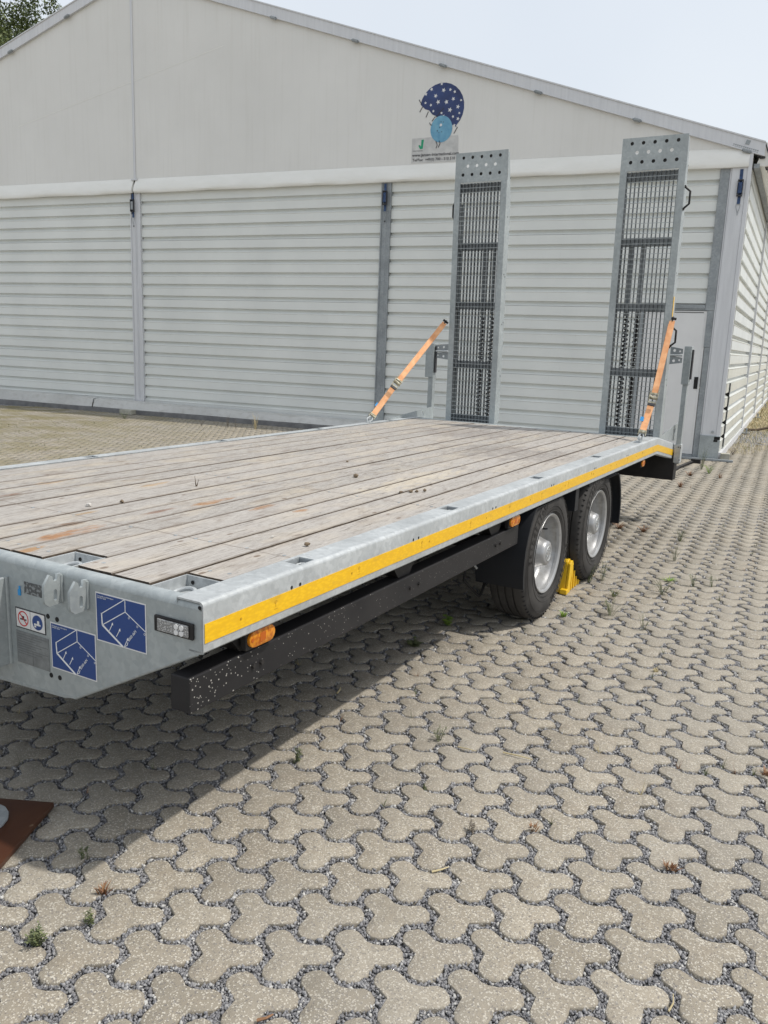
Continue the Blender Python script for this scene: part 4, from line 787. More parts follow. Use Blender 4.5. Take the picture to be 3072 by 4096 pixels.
# wheels
def wheel(xo, yc, sg, letters, rot0):
    """xo outer sidewall plane, sg=+1 outside is +x"""
    zc = .4165; Rt = .4165
    root = link('wheel', None, tr, (xo, yc, zc)); root['label'] = 'silver disc wheel with black tyre'
    f = lambda pr_: [(sg*a, b) for a, b in pr_]
    mb = MB(); mb.revolve(f([(-.022, .245), (-.010, .256), (-.001, .275), (.004, .31), (.004, .345), (-.004, .375), (-.012, .390), (-.016, .400), (-.026, .4095), (-.040, .4145), (-.070, Rt), (-.072, .406), (-.080, .406), (-.082, Rt), (-.118, Rt), (-.120, .406), (-.128, .406), (-.130, Rt), (-.165, Rt), (-.167, .406), (-.175, .406), (-.177, Rt), (-.207, .4145), (-.221, .408), (-.231, .395), (-.247, .34), (-.240, .27), (-.225, .245)]), 0, 0, 0, 72)
    ty = mb.build('tyre', RUBBER, root, smooth=True)
    mb = MB()
    for k in range(64):       # shoulder sipes and raised ribs
        t = 2*math.pi*k/64; mx = Matrix.Rotation(t, 4, 'X'); x0, x1 = sorted((sg*-.012, sg*-.036)); mb.box(x0, x1, -.0016, .0016, .3975, .4105, 0, mx)
    tag(mb.build('shoulder_sipes', RUBTXT, ty), kind='stuff')
    for rr_ in (.372, .300, .268):
        mb = MB(); mb.tube([(sg*.0035, rr_*math.cos(t), rr_*math.sin(t)) for t in np.linspace(0, 2*math.pi, 65)], .0022, 4); mb.build('sidewall_rib', RUBBER, ty)
    if letters:
        jm = bmesh.new()
        for word, a0, size in letters:
            a = R(a0)
            for ch in word:
                cu = bpy.data.curves.new('l', 'FONT'); cu.body = ch; cu.size = size; cu.extrude = .0006; cu.align_x = 'CENTER'; cu.resolution_u = 1; to = bpy.data.objects.new('l', cu); COL.objects.link(to)
                bpy.context.view_layer.update(); me_ = bpy.data.meshes.new_from_object(to.evaluated_get(bpy.context.evaluated_depsgraph_get())); bpy.data.objects.remove(to); bpy.data.curves.remove(cu)
                rr_ = .316; y_, z_ = rr_*math.cos(a), rr_*math.sin(a); radial = Vector((0, math.cos(a), math.sin(a))); tang = Vector((0, math.sin(a), -math.cos(a)))
                # seen from outside (+x): letters read clockwise, feet towards the hub
                me_.transform(Matrix.Diagonal((.8, 1.25, 1, 1))); me_.transform(basis((.0054, y_, z_), tang, radial)); jm.from_mesh(me_); bpy.data.meshes.remove(me_)
                a -= (size*.74)/rr_
        lm = bpy.data.meshes.new('sidewall_lettering'); jm.to_mesh(lm); jm.free(); lm.materials.append(RUBTXT); link('sidewall_lettering', lm, ty)
    mb = MB(); mb.revolve(f([(-.030, .226), (-.012, .229), (-.004, .238), (-.002, .246), (-.008, .250), (-.018, .250), (-.022, .243), (-.028, .232), (-.045, .226), (-.060, .220), (-.095, .216), (-.112, .210), (-.125, .196), (-.128, .170), (-.122, .150), (-.118, .105), (-.118, .02)]), 0, 0, 0, 64)
    mb.build('rim', SILVER, root, smooth=True)
    mb = MB(); mb.revolve(f([(-.118, .118), (-.095, .112), (-.080, .100), (-.050, .088), (-.030, .082), (-.014, .078), (-.006, .070), (-.003, .052), (-.003, .0)]), 0, 0, 0, 12)
    hb = mb.build('hub_cap', SILVER, root, smooth=True)
    mb = MB(); mb.tube([(sg*-.0028, .046*math.cos(t), .046*math.sin(t)) for t in np.linspace(0, 6.283, 21)], .003, 5)
    for k in range(7): t = k*.9; mb.box(min(sg*-.004, sg*.0), max(sg*-.004, sg*.0), .025*math.cos(t)-.006, .025*math.cos(t)+.006, .025*math.sin(t)-.004, .025*math.sin(t)+.004)
    mb.build('hub_emblem', GALV, hb)
    for k in range(6):
        t = rot0+k*math.pi/3; y_, z_ = .142*math.cos(t), .142*math.sin(t); MB().tube([(sg*-.122, y_, z_), (sg*-.095, y_, z_), (sg*-.085, y_, z_)], [.015, .015, .009], 6).build('wheel_nut', GALVD, root)
    t = rot0+.5; MB().tube([(sg*-.12, .165*math.cos(t), .165*math.sin(t)), (sg*-.06, .175*math.cos(t), .175*math.sin(t))], .006, 6).build('valve', INK, root)
    return root
wheel(-.016, 3.101, 1, [('BRIDGESTONE', -2, .052), ('BRIDGESTONE', 178, .052)], .3); wheel(-.016, 4.176, 1, [('R168', -33, .052), ('BRIDGESTONE', 150, .052)], .8)
wheel(-W+.016, 3.101, -1, [], .1); wheel(-W+.016, 4.176, -1, [], .5)
# mudguards
def guard(x0, x1, yc, a0, a1, flap):
    mb = MB(); ts = np.linspace(R(a0), R(a1), 18); vs = []
    for t in ts:
        for rr_ in (.462, .468):
            y_, z_ = yc+rr_*math.cos(t), min(.4165+rr_*math.sin(t), .748+(.003 if rr_ > .465 else 0)); vs += [(x0, y_, z_), (x1, y_, z_)]
    mb.add(vs, [(i*4+a, i*4+b, (i+1)*4+b, (i+1)*4+a) for i in range(17) for a, b in ((0, 1), (1, 3), (3, 2), (2, 0))]+[(0, 1, 3, 2), (68, 69, 71, 70)])
    t = R(a0 if flap > 0 else a1); y_ = yc+.465*math.cos(t); z_ = .4165+.465*math.sin(t)
    mb2 = mb; e = -1 if flap < 0 else 1
    xe0, xe1 = (x1-.010, x1) 
    for i in range(17):
        t0, t1 = ts[i], ts[i+1]
        pts_ = [(yc+r__*math.cos(tt), min(.4165+r__*math.sin(tt), .752)) for tt, r__ in ((t0, .448), (t1, .448), (t1, .466), (t0, .466))]
        mb.add([(xe, p_[0], p_[1]) for xe in (xe0, xe1) for p_ in pts_], [(0, 1, 2, 3), (4, 5, 6, 7), (0, 1, 5, 4), (3, 2, 6, 7)])
    return mb.build('mudguard', MUD, tr, smooth=True)
for (x0, x1) in ((-.30, -.005), (-W+.005, -W+.30)):
    guard(x0, x1, 3.101, 75, 195, -1); 
    g2 = guard(x0, x1+(.02 if x1 > -1 else 0), 4.176+.06, -10, 90, 1)
    MB().box(x0, x1-.02, 3.60, 3.67, .60, .75).build('mudguard_bridge', MUD, tr)
# parking support behind the guard, chock holder
mb = MB(); mb.tube([(-.33, 2.60, .56), (-.32, 2.55, .42), (-.31, 2.50, .335), (-.30, 2.66, .22), (-.30, 2.715, .185), (-.30, 2.75, .20), (-.30, 2.83, .30), (-.30, 2.90, .42)], .0085, 6); mb.build('support_rod', BLACK, tr)
mb = MB(); mb.tube([(-.30, 2.86, .375), (-.29, 2.88, .40), (-.29, 2.91, .37), (-.29, 2.90, .33)], .007, 6); mb.tube([(-.30, 2.62, .40), (-.29, 2.63, .38), (-.29, 2.66, .39)], .007, 6); mb.build('rod_clip', GALV, tr)
# ---- ramps
def lean(z): return 6.00-(z-.87)/(3.46-.87)*.07
def ramp(x0, x1, lbl, spr, handles):
    """x0..x1 width, face leans a little towards the deck"""
    rp_ = link('loading_ramp', None, tr); rp_['label'] = lbl
    th = math.atan(.07/2.59); zb_, zt_ = .87, 3.46; Mx = Matrix.Translation((0, 6.0, zb_)) @ Matrix.Rotation(th, 4, 'X')   # local: x, y depth, z up the ramp
    Hh = (zt_-zb_)/math.cos(th); md = .058; zp = Hh-.27; dp = .115
    fr = MB(); fr.box(x0, x0+md, 0, .008, 0, zp, 0, Mx); fr.box(x1-md, x1, 0, .008, 0, zp, 0, Mx)
    for xa, xb in ((x0, x0+.006), (x1-.006, x1)):     # deep side webs tapering at the tip
        vs = [Mx @ Vector(v) for xx_ in (xa, xb) for v in ((xx_, .008, 0), (xx_, dp, .05), (xx_, dp, Hh-.45), (xx_, .035, Hh-.02), (xx_, .008, Hh-.02))]
        fr.add(vs, [(0, 1, 2, 3, 4), (9, 8, 7, 6, 5)]+[(i, (i+1) % 5, 5+(i+1) % 5, 5+i) for i in range(5)])
    for (xa, xb) in ((x0+.006, x0+.05), (x1-.05, x1-.006)): fr.box(xa, xb, dp-.006, dp, .05, Hh-.45, 0, Mx)
    fr.build('frame', GALVR, rp_)
    hol = []
    for r_, (n_, zz_) in enumerate(((5, .225), (4, .150), (5, .072))):
        for k in range(n_):
            fx = (k+.5+.5*(r_ == 1))/5 if n_ == 5 else (k+1)/5
            hol.append(circ(x0+.035+(x1-x0-.07)*((k+.5)/5 if n_ == 5 else (k+1)/5), zp+zz_, .0155, 12))
    plate('tip_plate', [[(x0, zp), (x1, zp), (x1-.001, Hh), (x0+.001, Hh)]]+hol, .006, GALVR, rp_, Mx @ basis((0, .004, 0), (1, 0, 0), (0, 0, 1)))
    for zz_ in (.055, .205): MB().box(x0+.02, x1-.02, .012, .05, zp+zz_, zp+zz_+.037, 0, Mx).build('tip_bar', BLACK, rp_)
    gr = MB(); gx0, gx1 = x0+md+.003, x1-md-.003; nb = 13
    for k in range(nb):
        x = gx0+(gx1-gx0)*k/(nb-1); gr.box(x-.0018, x+.0018, .004, .042, .012, zp-.004, 1, Mx)
    nz_ = 55
    for k in range(nz_):
        z = .014+(zp-.022)*k/(nz_-1); gr.box(gx0, gx1, .0, .0045, z-.0022, z+.0022, 0, Mx)
    gr.build('grating', [GALVR, GRATE], rp_)
    for z in (2.605, 2.045, 1.47, .93, zb_+zp-.042): MB().box(x0+.01, x1-.01, .036, .10, z-zb_-.035, z-zb_+.035, 0, Mx).build('cross_bar', GALVD, rp_)
    for xs_ in spr:
        mb = MB(); pts = []
        for k in range(26*8): t = k/8; pts.append(Mx @ Vector((xs_+.022*math.cos(t*2*math.pi), .145+.022*math.sin(t*2*math.pi), .05+t*.040)))
        mb.tube(pts, .0075, 5); mb.tube([Mx @ Vector((xs_, .145, .03)), Mx @ Vector((xs_, .145, 1.75))], .009, 6); mb.build('coil_spring', BLACK, rp_)
    mb = MB()
    for xs_ in spr: mb.box(xs_-.018, xs_+.018, .125, .165, 1.10, 1.75, 0, Mx)
    mb.build('spring_guide', GALVD, rp_)
    for (sx, hz) in handles:
        xe = x0 if sx < 0 else x1; mb = MB(); h = .08; sx *= (.45 if sx < 0 else 1)
        mb.tube([Mx @ Vector((xe, .03, hz-h-.02)), Mx @ Vector((xe+sx*.012, .03, hz-h)), Mx @ Vector((xe+sx*.048, .03, hz-h+.03)), Mx @ Vector((xe+sx*.048, .03, hz+h-.03)), Mx @ Vector((xe+sx*.012, .03, hz+h)), Mx @ Vector((xe, .03, hz+h+.02))], .009, 8); mb.build('handle', BLACK, rp_, smooth=True)
    for hz, hy in ((1.0, .06), (1.45, .07), (2.0, .06), (2.35, .08), (.55, .05), (.5, .09), (1.02, .09), (1.47, .045)):
        MB().tube([Mx @ Vector((x1-.001, hy, hz)), Mx @ Vector((x1+.0008, hy, hz))], .007, 8).build('bolt_hole', DARKIN, rp_)
    return rp_, Mx
r1, mx1 = ramp(-2.155, -1.615, 'left raised loading ramp with perforated tip and grating', (-1.86, -1.755), ((-1, 2.07),))
r2, mx2 = ramp(-.560, -.008, 'right raised loading ramp with perforated tip and grating', (-.43, -.335), ((1, 2.085), (1, .93)))
MB().box(-.0085, -.0065, .012, .045, 1.10, 1.27, 0, mx2).build('yellow_label', YELLOW, r2).location = (.0028, 0, 0)
# swivelling supports beside the ramps
def ramp_post(x0, x1, yc, ztop, sg, lbl):
    rt_ = link('ramp_support', None, tr); rt_['label'] = lbl
    mb = MB(); mb.box(x0, x1, yc-.03, yc+.03, .60, ztop-.02); mb.build('post', GALVR, rt_, bevel=.003)
    mb = MB(); a, b = (x0-.014, x1+.010) if sg > 0 else (x0-.035, x1+.002); mb.box(a, b, yc-.045, yc-.031, ztop-.36, ztop); mb.box(b-.006, b, yc-.030, yc+.045, ztop-.36, ztop); mb.build('upper_channel', GALVR, rt_, bevel=.003)
    MB().box(b+.001, b+.016, yc-.02, yc+.02, ztop-.31, ztop-.03).build('rubber_buffer', INK, rt_, bevel=.004)
    mb = MB(); mb.box(x0-.008, x1+.008, yc-.042, yc+.042, .61, .79); mb.build('foot_bracket', GALV, rt_, bevel=.003)
    for z in (.64, .765, .76): MB().tube([(x1+.004-(.02 if z == .765 else 0), yc-.043, z), (x1+.004-(.02 if z == .765 else 0), yc-.0435, z)], .006, 8).build('bolt_hole', DARKIN, rt_)
    return rt_
p1 = ramp_post(.022, .066, 6.70, 1.727, 1, 'galvanised ramp support on the near side'); p2 = ramp_post(-2.556, -2.500, 6.38, 1.67, -1, 'galvanised ramp support on the far side')
def arm(xa, xb, yc, z, parent):
    s_ = 1 if xb > xa else -1
    for (o1, h1, h2) in ((.038, .036, .022), (-.045, .036, .024)):
        ol_ = [(xa, z+o1-h1*1.15), (xb, z+o1-h2), (xb, z+o1+h2), (xa, z+o1+h1*1.15)]
        hs = [circ(xa+(xb-xa)*.35, z+o1*1.15, .013, 10), circ(xa+(xb-xa)*.78, z+o1*.98, .009, 8)]
        plate('hinge_plate', [ol_]+hs, .006, GALVD, parent, basis((0, yc, 0), (1, 0, 0), (0, 0, 1)))
    MB().tube([(xa, yc-.01, z), (xb, yc-.01, z)], .011, 8).build('hinge_rod', GALV, parent)
arm(-.095, .022, 6.52, 1.640, p1); arm(-2.345, -2.50, 6.38, 1.590, p2)
plate('rear_gusset', [[(5.95, .905), (6.86, .985), (6.88, .80), (5.97, .90)], circ(6.73, .915, .018, 10, 1.6)], .006, GALVR, tr, basis((-.014, 0, 0), (0, 1, 0), (0, 0, 1)))
plate('rear_gusset', [[(5.30, .918), (6.34, 1.0), (6.36, .84), (5.92, .905)], circ(6.1, .935, .018, 10, 1.6)], .006, GALVR, tr, basis((-2.478, 0, 0), (0, 1, 0), (0, 0, 1)))
# jack foot at the left edge
jk = link('jack_leg', None, tr, (-.865, -.17, 0))
mb = MB(); mb.tube([(0, 0, .055), (0, 0, .60)], .03, 12); mb.build('jack_tube', GALVR, jk, smooth=True)
mb = MB(); mb.prism(circ(0, 0, .105, 18), .022, .034, 'z'); mb.prism(circ(0, 0, .055, 14), .034, .055, 'z'); mb.build('foot_plate', GALVD, jk, bevel=.003)
MB().tube([(.085, -.01, .0342), (.085, -.01, .0348)], .007, 8).build('bolt_hole', DARKIN, jk)

# ================================================================ loose things
# brown board under the jack
bd = MB(); bd.box(-.50, 0, -.38, 0, 0, .018); bdo = bd.build('base_board', BOARD, bevel=.0015); bdo.location = (-1.122, 2.605, .003); bdo.rotation_euler = (0, 0, R(-4)); tag(bdo, 'brown coated plywood board with a chipped corner lying under the jack foot', 'board')
bm_ = MB().box(-.50, .001, -.3805, -.372, .0185, .0192); bm_.build('worn_edge', MT('bare_ply', (.32, .24, .15), .8).m, bdo)
# wheel chock
def chock():
    yc, zc, rr_ = 4.176, .4165, .424; curve = []
    for z in (.205, .17, .135, .10, .07, .045, .025, .012): curve.append((yc-math.sqrt(rr_*rr_-(zc-z)**2), z))
    prof = [(3.69, 0), (3.70, .05), (3.725, .215), (3.745, .232), (3.775, .232), (3.79, .222)]+curve+[(4.09, 0)]
    rt_ = thing('wheel_chock', 'yellow plastic wheel chock wedged in front of the rear wheel', 'chock', tw(0, 0), TA)
    mb = MB(); mb.prism(prof, -.215, -.075, 'x'); mb.build('body', CHOCK, rt_, bevel=.005)
    mb = MB(); inner = [(3.69, 0), (3.70, .05), (3.722, .205), (3.742, .222), (3.776, .222), (3.80, .19), (3.78, .17), (3.755, .06), (3.755, 0)]
    mb.prism(inner, -.072, -.055, 'x')
    for k in range(4): y = 3.80+k*.055; zt_ = min(.17, zc-math.sqrt(max(.0, rr_*rr_-(yc-y)**2))-.012); mb.box(-.074, -.062, y, y+.022, .0, max(.012, zt_))
    mb.build('ribs', CHOCK, rt_, bevel=.003)
    MB().box(-.10, -.05, 3.66, 3.70, 0, .035).build('handle_lug', CHOCK, rt_, bevel=.006)
chock()
# orange ratchet straps
def web_strap(label, A_, R0, R1, T_, side, sgn):
    """A_ ring on the rail, R0/R1 ends of the ratchet, T_ top on the ramp; trailer coordinates"""
    rt_ = thing('ratchet_strap', label, 'strap', tw(0, 0), TA, group='orange ratchet straps holding the ramps')
    A_, R0, R1, T_ = map(Vector, (A_, R0, R1, T_)); d = (T_-A_).normalized(); sd = Vector(side).normalized(); nrm = d.cross(sd).normalized()
    mb = MB(); mb.strip([A_+d*.09, R0], .054, sd, .004); mb.strip([R1, T_-d*.02], .048, sd, .004); mb.strip([R1+nrm*.004*sgn, R1+(T_-R1)*.45+nrm*.012*sgn, T_-d*.06], .052, sd, .003); mb.build('webbing', ORANGE, rt_)
    Mx = basis((R0+R1)/2, sd, d)      # local x = width, y = along, z = normal
    if (sd.cross(d)).dot(nrm) > 0: pass
    L_ = (R1-R0).length/2+.015
    mb = MB()
    for sx in (-1, 1): mb.box(sx*.031-.0025, sx*.031+.0025, -L_, L_, -.014, .022, 0, Mx); mb.box(sx*.036-.002, sx*.036+.002, -L_*.2, L_*1.5, .0, .03, 0, Mx)
    mb.box(-.031, .031, -L_+.005, -L_+.02, -.006, .012, 0, Mx); mb.box(-.031, .031, L_-.03, L_-.015, -.006, .012, 0, Mx); mb.tube([Mx @ Vector((-.038, 0, .006)), Mx @ Vector((.038, 0, .006))], .017, 10); mb.build('ratchet_buckle', ZINC, rt_, bevel=.001)
    mb = MB(); mb.box(-.030, .030, L_*-1.55, L_*-1.1, .030, .044, 0, Mx); mb.build('ratchet_grip', INK, rt_, bevel=.004)
    mb = MB(); mb.box(-.033, .033, -.014, .012, -.010, .012, 0, basis(A_+d*.085, sd, d)); mb.box(-.034, -.026, -.035, .012, -.009, .011, 0, basis(A_+d*.085, sd, d)); mb.box(.026, .034, -.035, .012, -.009, .011, 0, basis(A_+d*.085, sd, d)); mb.build('end_fitting', ZINC, rt_, bevel=.002)
    q = A_+d*.06; mb = MB(); mb.tube([q+sd*.012, q+d*-.02+sd*.020, A_+sd*.018+Vector((0, 0, .012)), A_+sd*.0+Vector((0, 0, -.004)), A_-sd*.018+Vector((0, 0, .012)), q+d*-.02-sd*.020, q-sd*.012], .0065, 8)
    mb.tube([A_+Vector((.0, .022*math.cos(t), .014+.022*math.sin(t))) for t in np.linspace(0, 6.283, 13)], .007, 6); mb.build('hook', GALV, rt_, smooth=True)
    mb = MB(); e = T_; mb.tube([e-sd*.03, e+sd*.03], .011, 8); mb.tube([e-d*.03, e+d*.02+nrm*.01], .008, 6); mb.build('upper_fitting', BLACK, rt_)
    Mt = basis(A_+d*.20-sd*.03, sd, d); MB().box(-.016, .014, -.02, .02, -.006, -.003, 0, Mt).build('blue_tag', bpy.data.materials['blue_tape'], rt_)
web_strap('orange ratchet strap running up to the left raised ramp', (-2.455, 4.95, .922), (-2.345, 5.23, 1.25), (-2.325, 5.29, 1.31), (-2.175, 5.93, 1.885), (.625, .316, -.505), 1)
web_strap('orange ratchet strap running up to the right raised ramp', (-.045, 5.41, .922), (-.025, 5.62, 1.235), (-.02, 5.67, 1.31), (.004, 5.99, 1.955), (.876, .175, -.133), 1)

# pebbles on the deck
pb = 0
PEB = [(-1.292, .709, .016, 1), (-1.258, .859, .011, 0), (-.847, 2.16, .017, 0), (-.16, .727, .013, 0), (-.424, 1.914, .010, 0), (-.394, 1.96, .012, 0), (-.374, 1.99, .010, 0), (-.350, 2.03, .013, 0), (-1.203, 2.63, .009, 0), (-.336, .75, .008, 1)]
plb = ['pale angular pebble lying alone on the near end of the deck', 'small dark pebble right of the pale one on the deck', 'brown clod lying in the middle of the deck', 'small pebble on the plank beside the near side rail', 'first small clod of a row of four on the deck', 'second small clod of a row of four on the deck', 'third small clod of a row of four on the deck', 'last small clod of a row of four on the deck', 'tiny dark pebble far back near the deck centre', 'tiny white pebble near the corner of the deck']
PEBM = [MT('clod', (.16, .12, .08), .9).m, MT('pale_stone', (.48, .46, .43), .8).m]
for (x, y, r_, k), lb in zip(PEB, plb):
    bm = bmesh.new(); bmesh.ops.create_icosphere(bm, subdivisions=1, radius=r_)
    for v in bm.verts: v.co *= rng.uniform(.7, 1.2); v.co.z *= .75
    me = bpy.data.meshes.new('pebble'); bm.to_mesh(me); bm.free(); me.materials.append(PEBM[k]); p = tw(x, y, ZT+r_*.55-.004); tag(link('pebble', me, None, p), lb, 'pebble', 'pebbles lying on the deck')
mb = MB(); base = Vector((0, 0, 0))
for dx, dy, h in ((-.01, .01, .05), (.012, .0, .035), (.0, -.012, .022)): mb.tube([(dx*.2, dy*.2, 0), (dx, dy, h)], [.003, .0008], 4)
o = mb.build('twig', BARK); o.location = tw(-1.30, 1.38, ZT-.003); tag(o, 'small dark twig standing up on the deck planks', 'twig')

# sticks on the paving
def stick(a, b, r_, lbl, mat):
    mb = MB(); a = Vector((a[0], a[1], .006)); b = Vector((b[0], b[1], .006)); m_ = (a+b)/2+Vector((.004, -.006, .004)); c0 = a.copy(); mb.tube([a-c0, m_-c0, b-c0], [r_, r_*.8, r_*.5], 5); o = mb.build('stick', mat); o.location = c0; tag(o, lbl, 'stick', 'sticks lying on the paving')
stick((.53, 3.12), (.645, 3.068), .0035, 'thin dry stick on the paving below the middle of the trailer shadow edge', STRAW)
stick((.345, 3.153), (.418, 3.122), .0025, 'short dry stick next to a green weed on the paving', STRAW)
stick((.195, 2.318), (.25, 2.345), .004, 'pale bleached twig lying across a gravel joint', STRAW)
stick((.772, 1.79), (.803, 1.848), .0025, 'thin brown stalk in the joint at the lower right', STRAW)
stick((-.265, 1.713), (-.228, 1.733), .0045, 'orange wood splinter at the bottom edge of the yard', WEEDR)
stick((-.19, 3.64), (-.178, 3.71), .005, 'pale wood chip lying in the trailer shadow', STRAW)

# ================================================================ plants
def weed(x, y, h, spread, nb, mat, lbl, kind='tuft', name='weed'):
    mb = MB(); r_ = random.Random(int(x*1000)+int(y*77)); k_ = .68 if 0 < y < 3.3 else 1; h *= k_; spread *= k_
    for k in range(nb):
        a = r_.uniform(0, 6.28); s_ = r_.uniform(.3, 1)*spread; hh = h*r_.uniform(.5, 1.0); bx_, by_ = r_.uniform(-.01, .01), r_.uniform(-.01, .01)
        p0 = Vector((bx_, by_, -.01)); p2 = Vector((bx_+math.cos(a)*s_, by_+math.sin(a)*s_, hh)); p1 = (p0+p2)/2+Vector((0, 0, hh*.22))
        if kind == 'tuft':
            w_ = .0022+.0018*r_.random(); sd = Vector((-math.sin(a), math.cos(a), 0))*w_
            mb.add([p0-sd, p0+sd, p1+sd*.8, p1-sd*.8, p2], [(0, 1, 2, 3), (3, 2, 4)])
        else:
            mb.tube([p0, p1, p2], [.0014, .001, .0006], 3, cap=False)
            for q in range(10):
                t = .2+.8*q/9; c_ = p0.lerp(p1, min(1, t*2)) if t < .5 else p1.lerp(p2, t*2-1); b_ = r_.uniform(0, 6.28); l_ = r_.uniform(.006, .013)*(2.0 if kind == 'broad' else 1); dv = Vector((math.cos(b_), math.sin(b_), r_.uniform(-.2, .7)))*l_; sv = Vector((-math.sin(b_), math.cos(b_), 0))*l_*(.28 if kind != 'broad' else .5)
                mb.add([c_, c_+dv*.5+sv, c_+dv, c_+dv*.5-sv], [(0, 1, 2, 3)])
    o = mb.build(name, mat); o.location = (x, y, 0); tag(o, lbl, 'weed', 'weeds growing in the paving joints'); return o
WD = [(.268, 3.215, .09, .045, 9, WEED, 'leafy', 'leafy green weed in the joint just right of the trailer shadow edge'),
(-.306, 3.00, .085, .03, 8, WEED, 'leafy', 'green weed growing exactly on the edge of the trailer shadow'),
(.343, 2.555, .055, .02, 5, DEAD, 'leafy', 'thin brown stalked weed in the joint in the middle of the yard'),
(.562, 2.590, .018, .045, 16, WEEDR, 'tuft', 'flat red and green weed between two pavers in the middle'),
(.976, 2.390, .03, .05, 30, WEEDR, 'tuft', 'rust red dried weed on the pavers at lower right'),
(1.575, 3.03, .04, .06, 26, WEEDR, 'tuft', 'brownish weed tuft at the far right edge of the picture'),
(-.80, 2.172, .035, .05, 26, WEEDR, 'tuft', 'red and green weed tuft in front of the brown board'),
(-.795, 2.04, .055, .015, 6, WEED, 'leafy', 'upright green sprig between red tuft and bottom left weed'),
(-.905, 1.952, .055, .04, 26, WEED, 'leafy', 'soft green weed at the lower left of the yard'),
(-.915, 2.325, .075, .015, 5, WEED, 'leafy', 'slender grey green sprig beside the brown board corner'),
(1.967, 5.50, .12, .10, 18, WEED, 'leafy', 'tall bushy weed right of the yellow chock in open paving'),
(2.137, 5.86, .02, .09, 34, WEEDB, 'tuft', 'bright green flat grass patch behind the tall weed'),
(2.272, 5.74, .09, .04, 9, WEED, 'leafy', 'upright green weed with red base right of the grass patch'),
(2.40, 5.74, .10, .04, 8, WEED, 'leafy', 'upright dark weed furthest right in its row'),
(1.466, 4.99, .12, .08, 14, WEED, 'leafy', 'spindly weed in front of the rear wheel with spread base'),
(1.604, 4.74, .10, .03, 6, WEED, 'leafy', 'thin curved weed stalk between two rows of pavers'),
(1.60, 5.41, .06, .08, 16, WEED, 'tuft', 'low dark green tuft right of the yellow chock'),
(1.468, 4.085, .018, .03, 24, STRAW, 'tuft', 'small yellow dried tuft on a paver at right'),
(1.157, 4.935, .035, .055, 40, WEEDB, 'tuft', 'bright green grass tuft near the foot of the front wheel'),
(1.52, 5.77, .17, .07, 16, WEED, 'leafy', 'tall leafy weed growing against the rear tyre'),
(1.625, 5.80, .15, .04, 10, WEED, 'leafy', 'second tall weed just right of the rear tyre'),
(2.257, 7.66, .06, .13, 40, WEEDR, 'tuft', 'brown and yellow weed mat behind the rear mudguard'),
(2.455, 7.55, .06, .11, 34, WEEDR, 'tuft', 'brown weed mat right of the one behind the mudguard'),
(2.68, 7.20, .11, .07, 16, WEED, 'leafy', 'green weed standing in open paving right of the mudguard'),
(2.375, 6.46, .13, .05, 10, WEED, 'leafy', 'tall pale weed in open paving right of the tyres'),
(.418, 4.70, .05, .05, 8, WEEDB, 'broad', 'bright broad leaved seedling in the shade under the trailer'),
(.20, 4.33, .03, .05, 12, WEED, 'broad', 'dark broad leaved weed at the edge of the trailer shadow'),
(.19, 2.83, .02, .02, 8, WEED, 'tuft', 'tiny green tuft in a joint left of centre'),
(-5.215, 16.25, .14, .16, 24, WEED, 'leafy', 'green weed at the hall foot left of the middle post'),
(-3.51, 15.44, .13, .07, 10, DEAD, 'leafy', 'dead weed stalk at the foot of the hall wall'),
(-3.0, 15.40, .26, .05, 14, DEAD, 'leafy', 'thick dark dead weed clump against the hall skirt'),
(-2.86, 15.38, .20, .03, 6, DEAD, 'leafy', 'thin dead stalk right of the dark clump by the hall'),
(-2.45, 15.20, .34, .12, 18, STRAW, 'tuft', 'tall straw coloured grass tuft by the hall skirt'),
(4.66, 12.0, .34, .10, 22, WEED, 'leafy', 'tall pale weed in front of the hall corner column'),
(4.63, 11.62, .14, .12, 24, WEEDB, 'leafy', 'yellow green weed near the hall corner'),
(4.26, 11.35, .07, .14, 40, WEEDR, 'tuft', 'red weed patch in front of the hall door'),
(3.76, 10.30, .08, .10, 30, WEEDR, 'tuft', 'red brown tuft right of the rear bumper'),
(5.99, 14.1, .12, .12, 24, DEAD, 'leafy', 'dead weed beside the hall side wall'),
(4.62, 11.20, .08, .08, 20, WEEDR, 'tuft', 'small red tuft in the paving before the hall corner')]
for (x, y, h, sp_, nb, mt, kd, lb) in WD: weed(x, y, h, sp_, nb, mt, lb, kd)
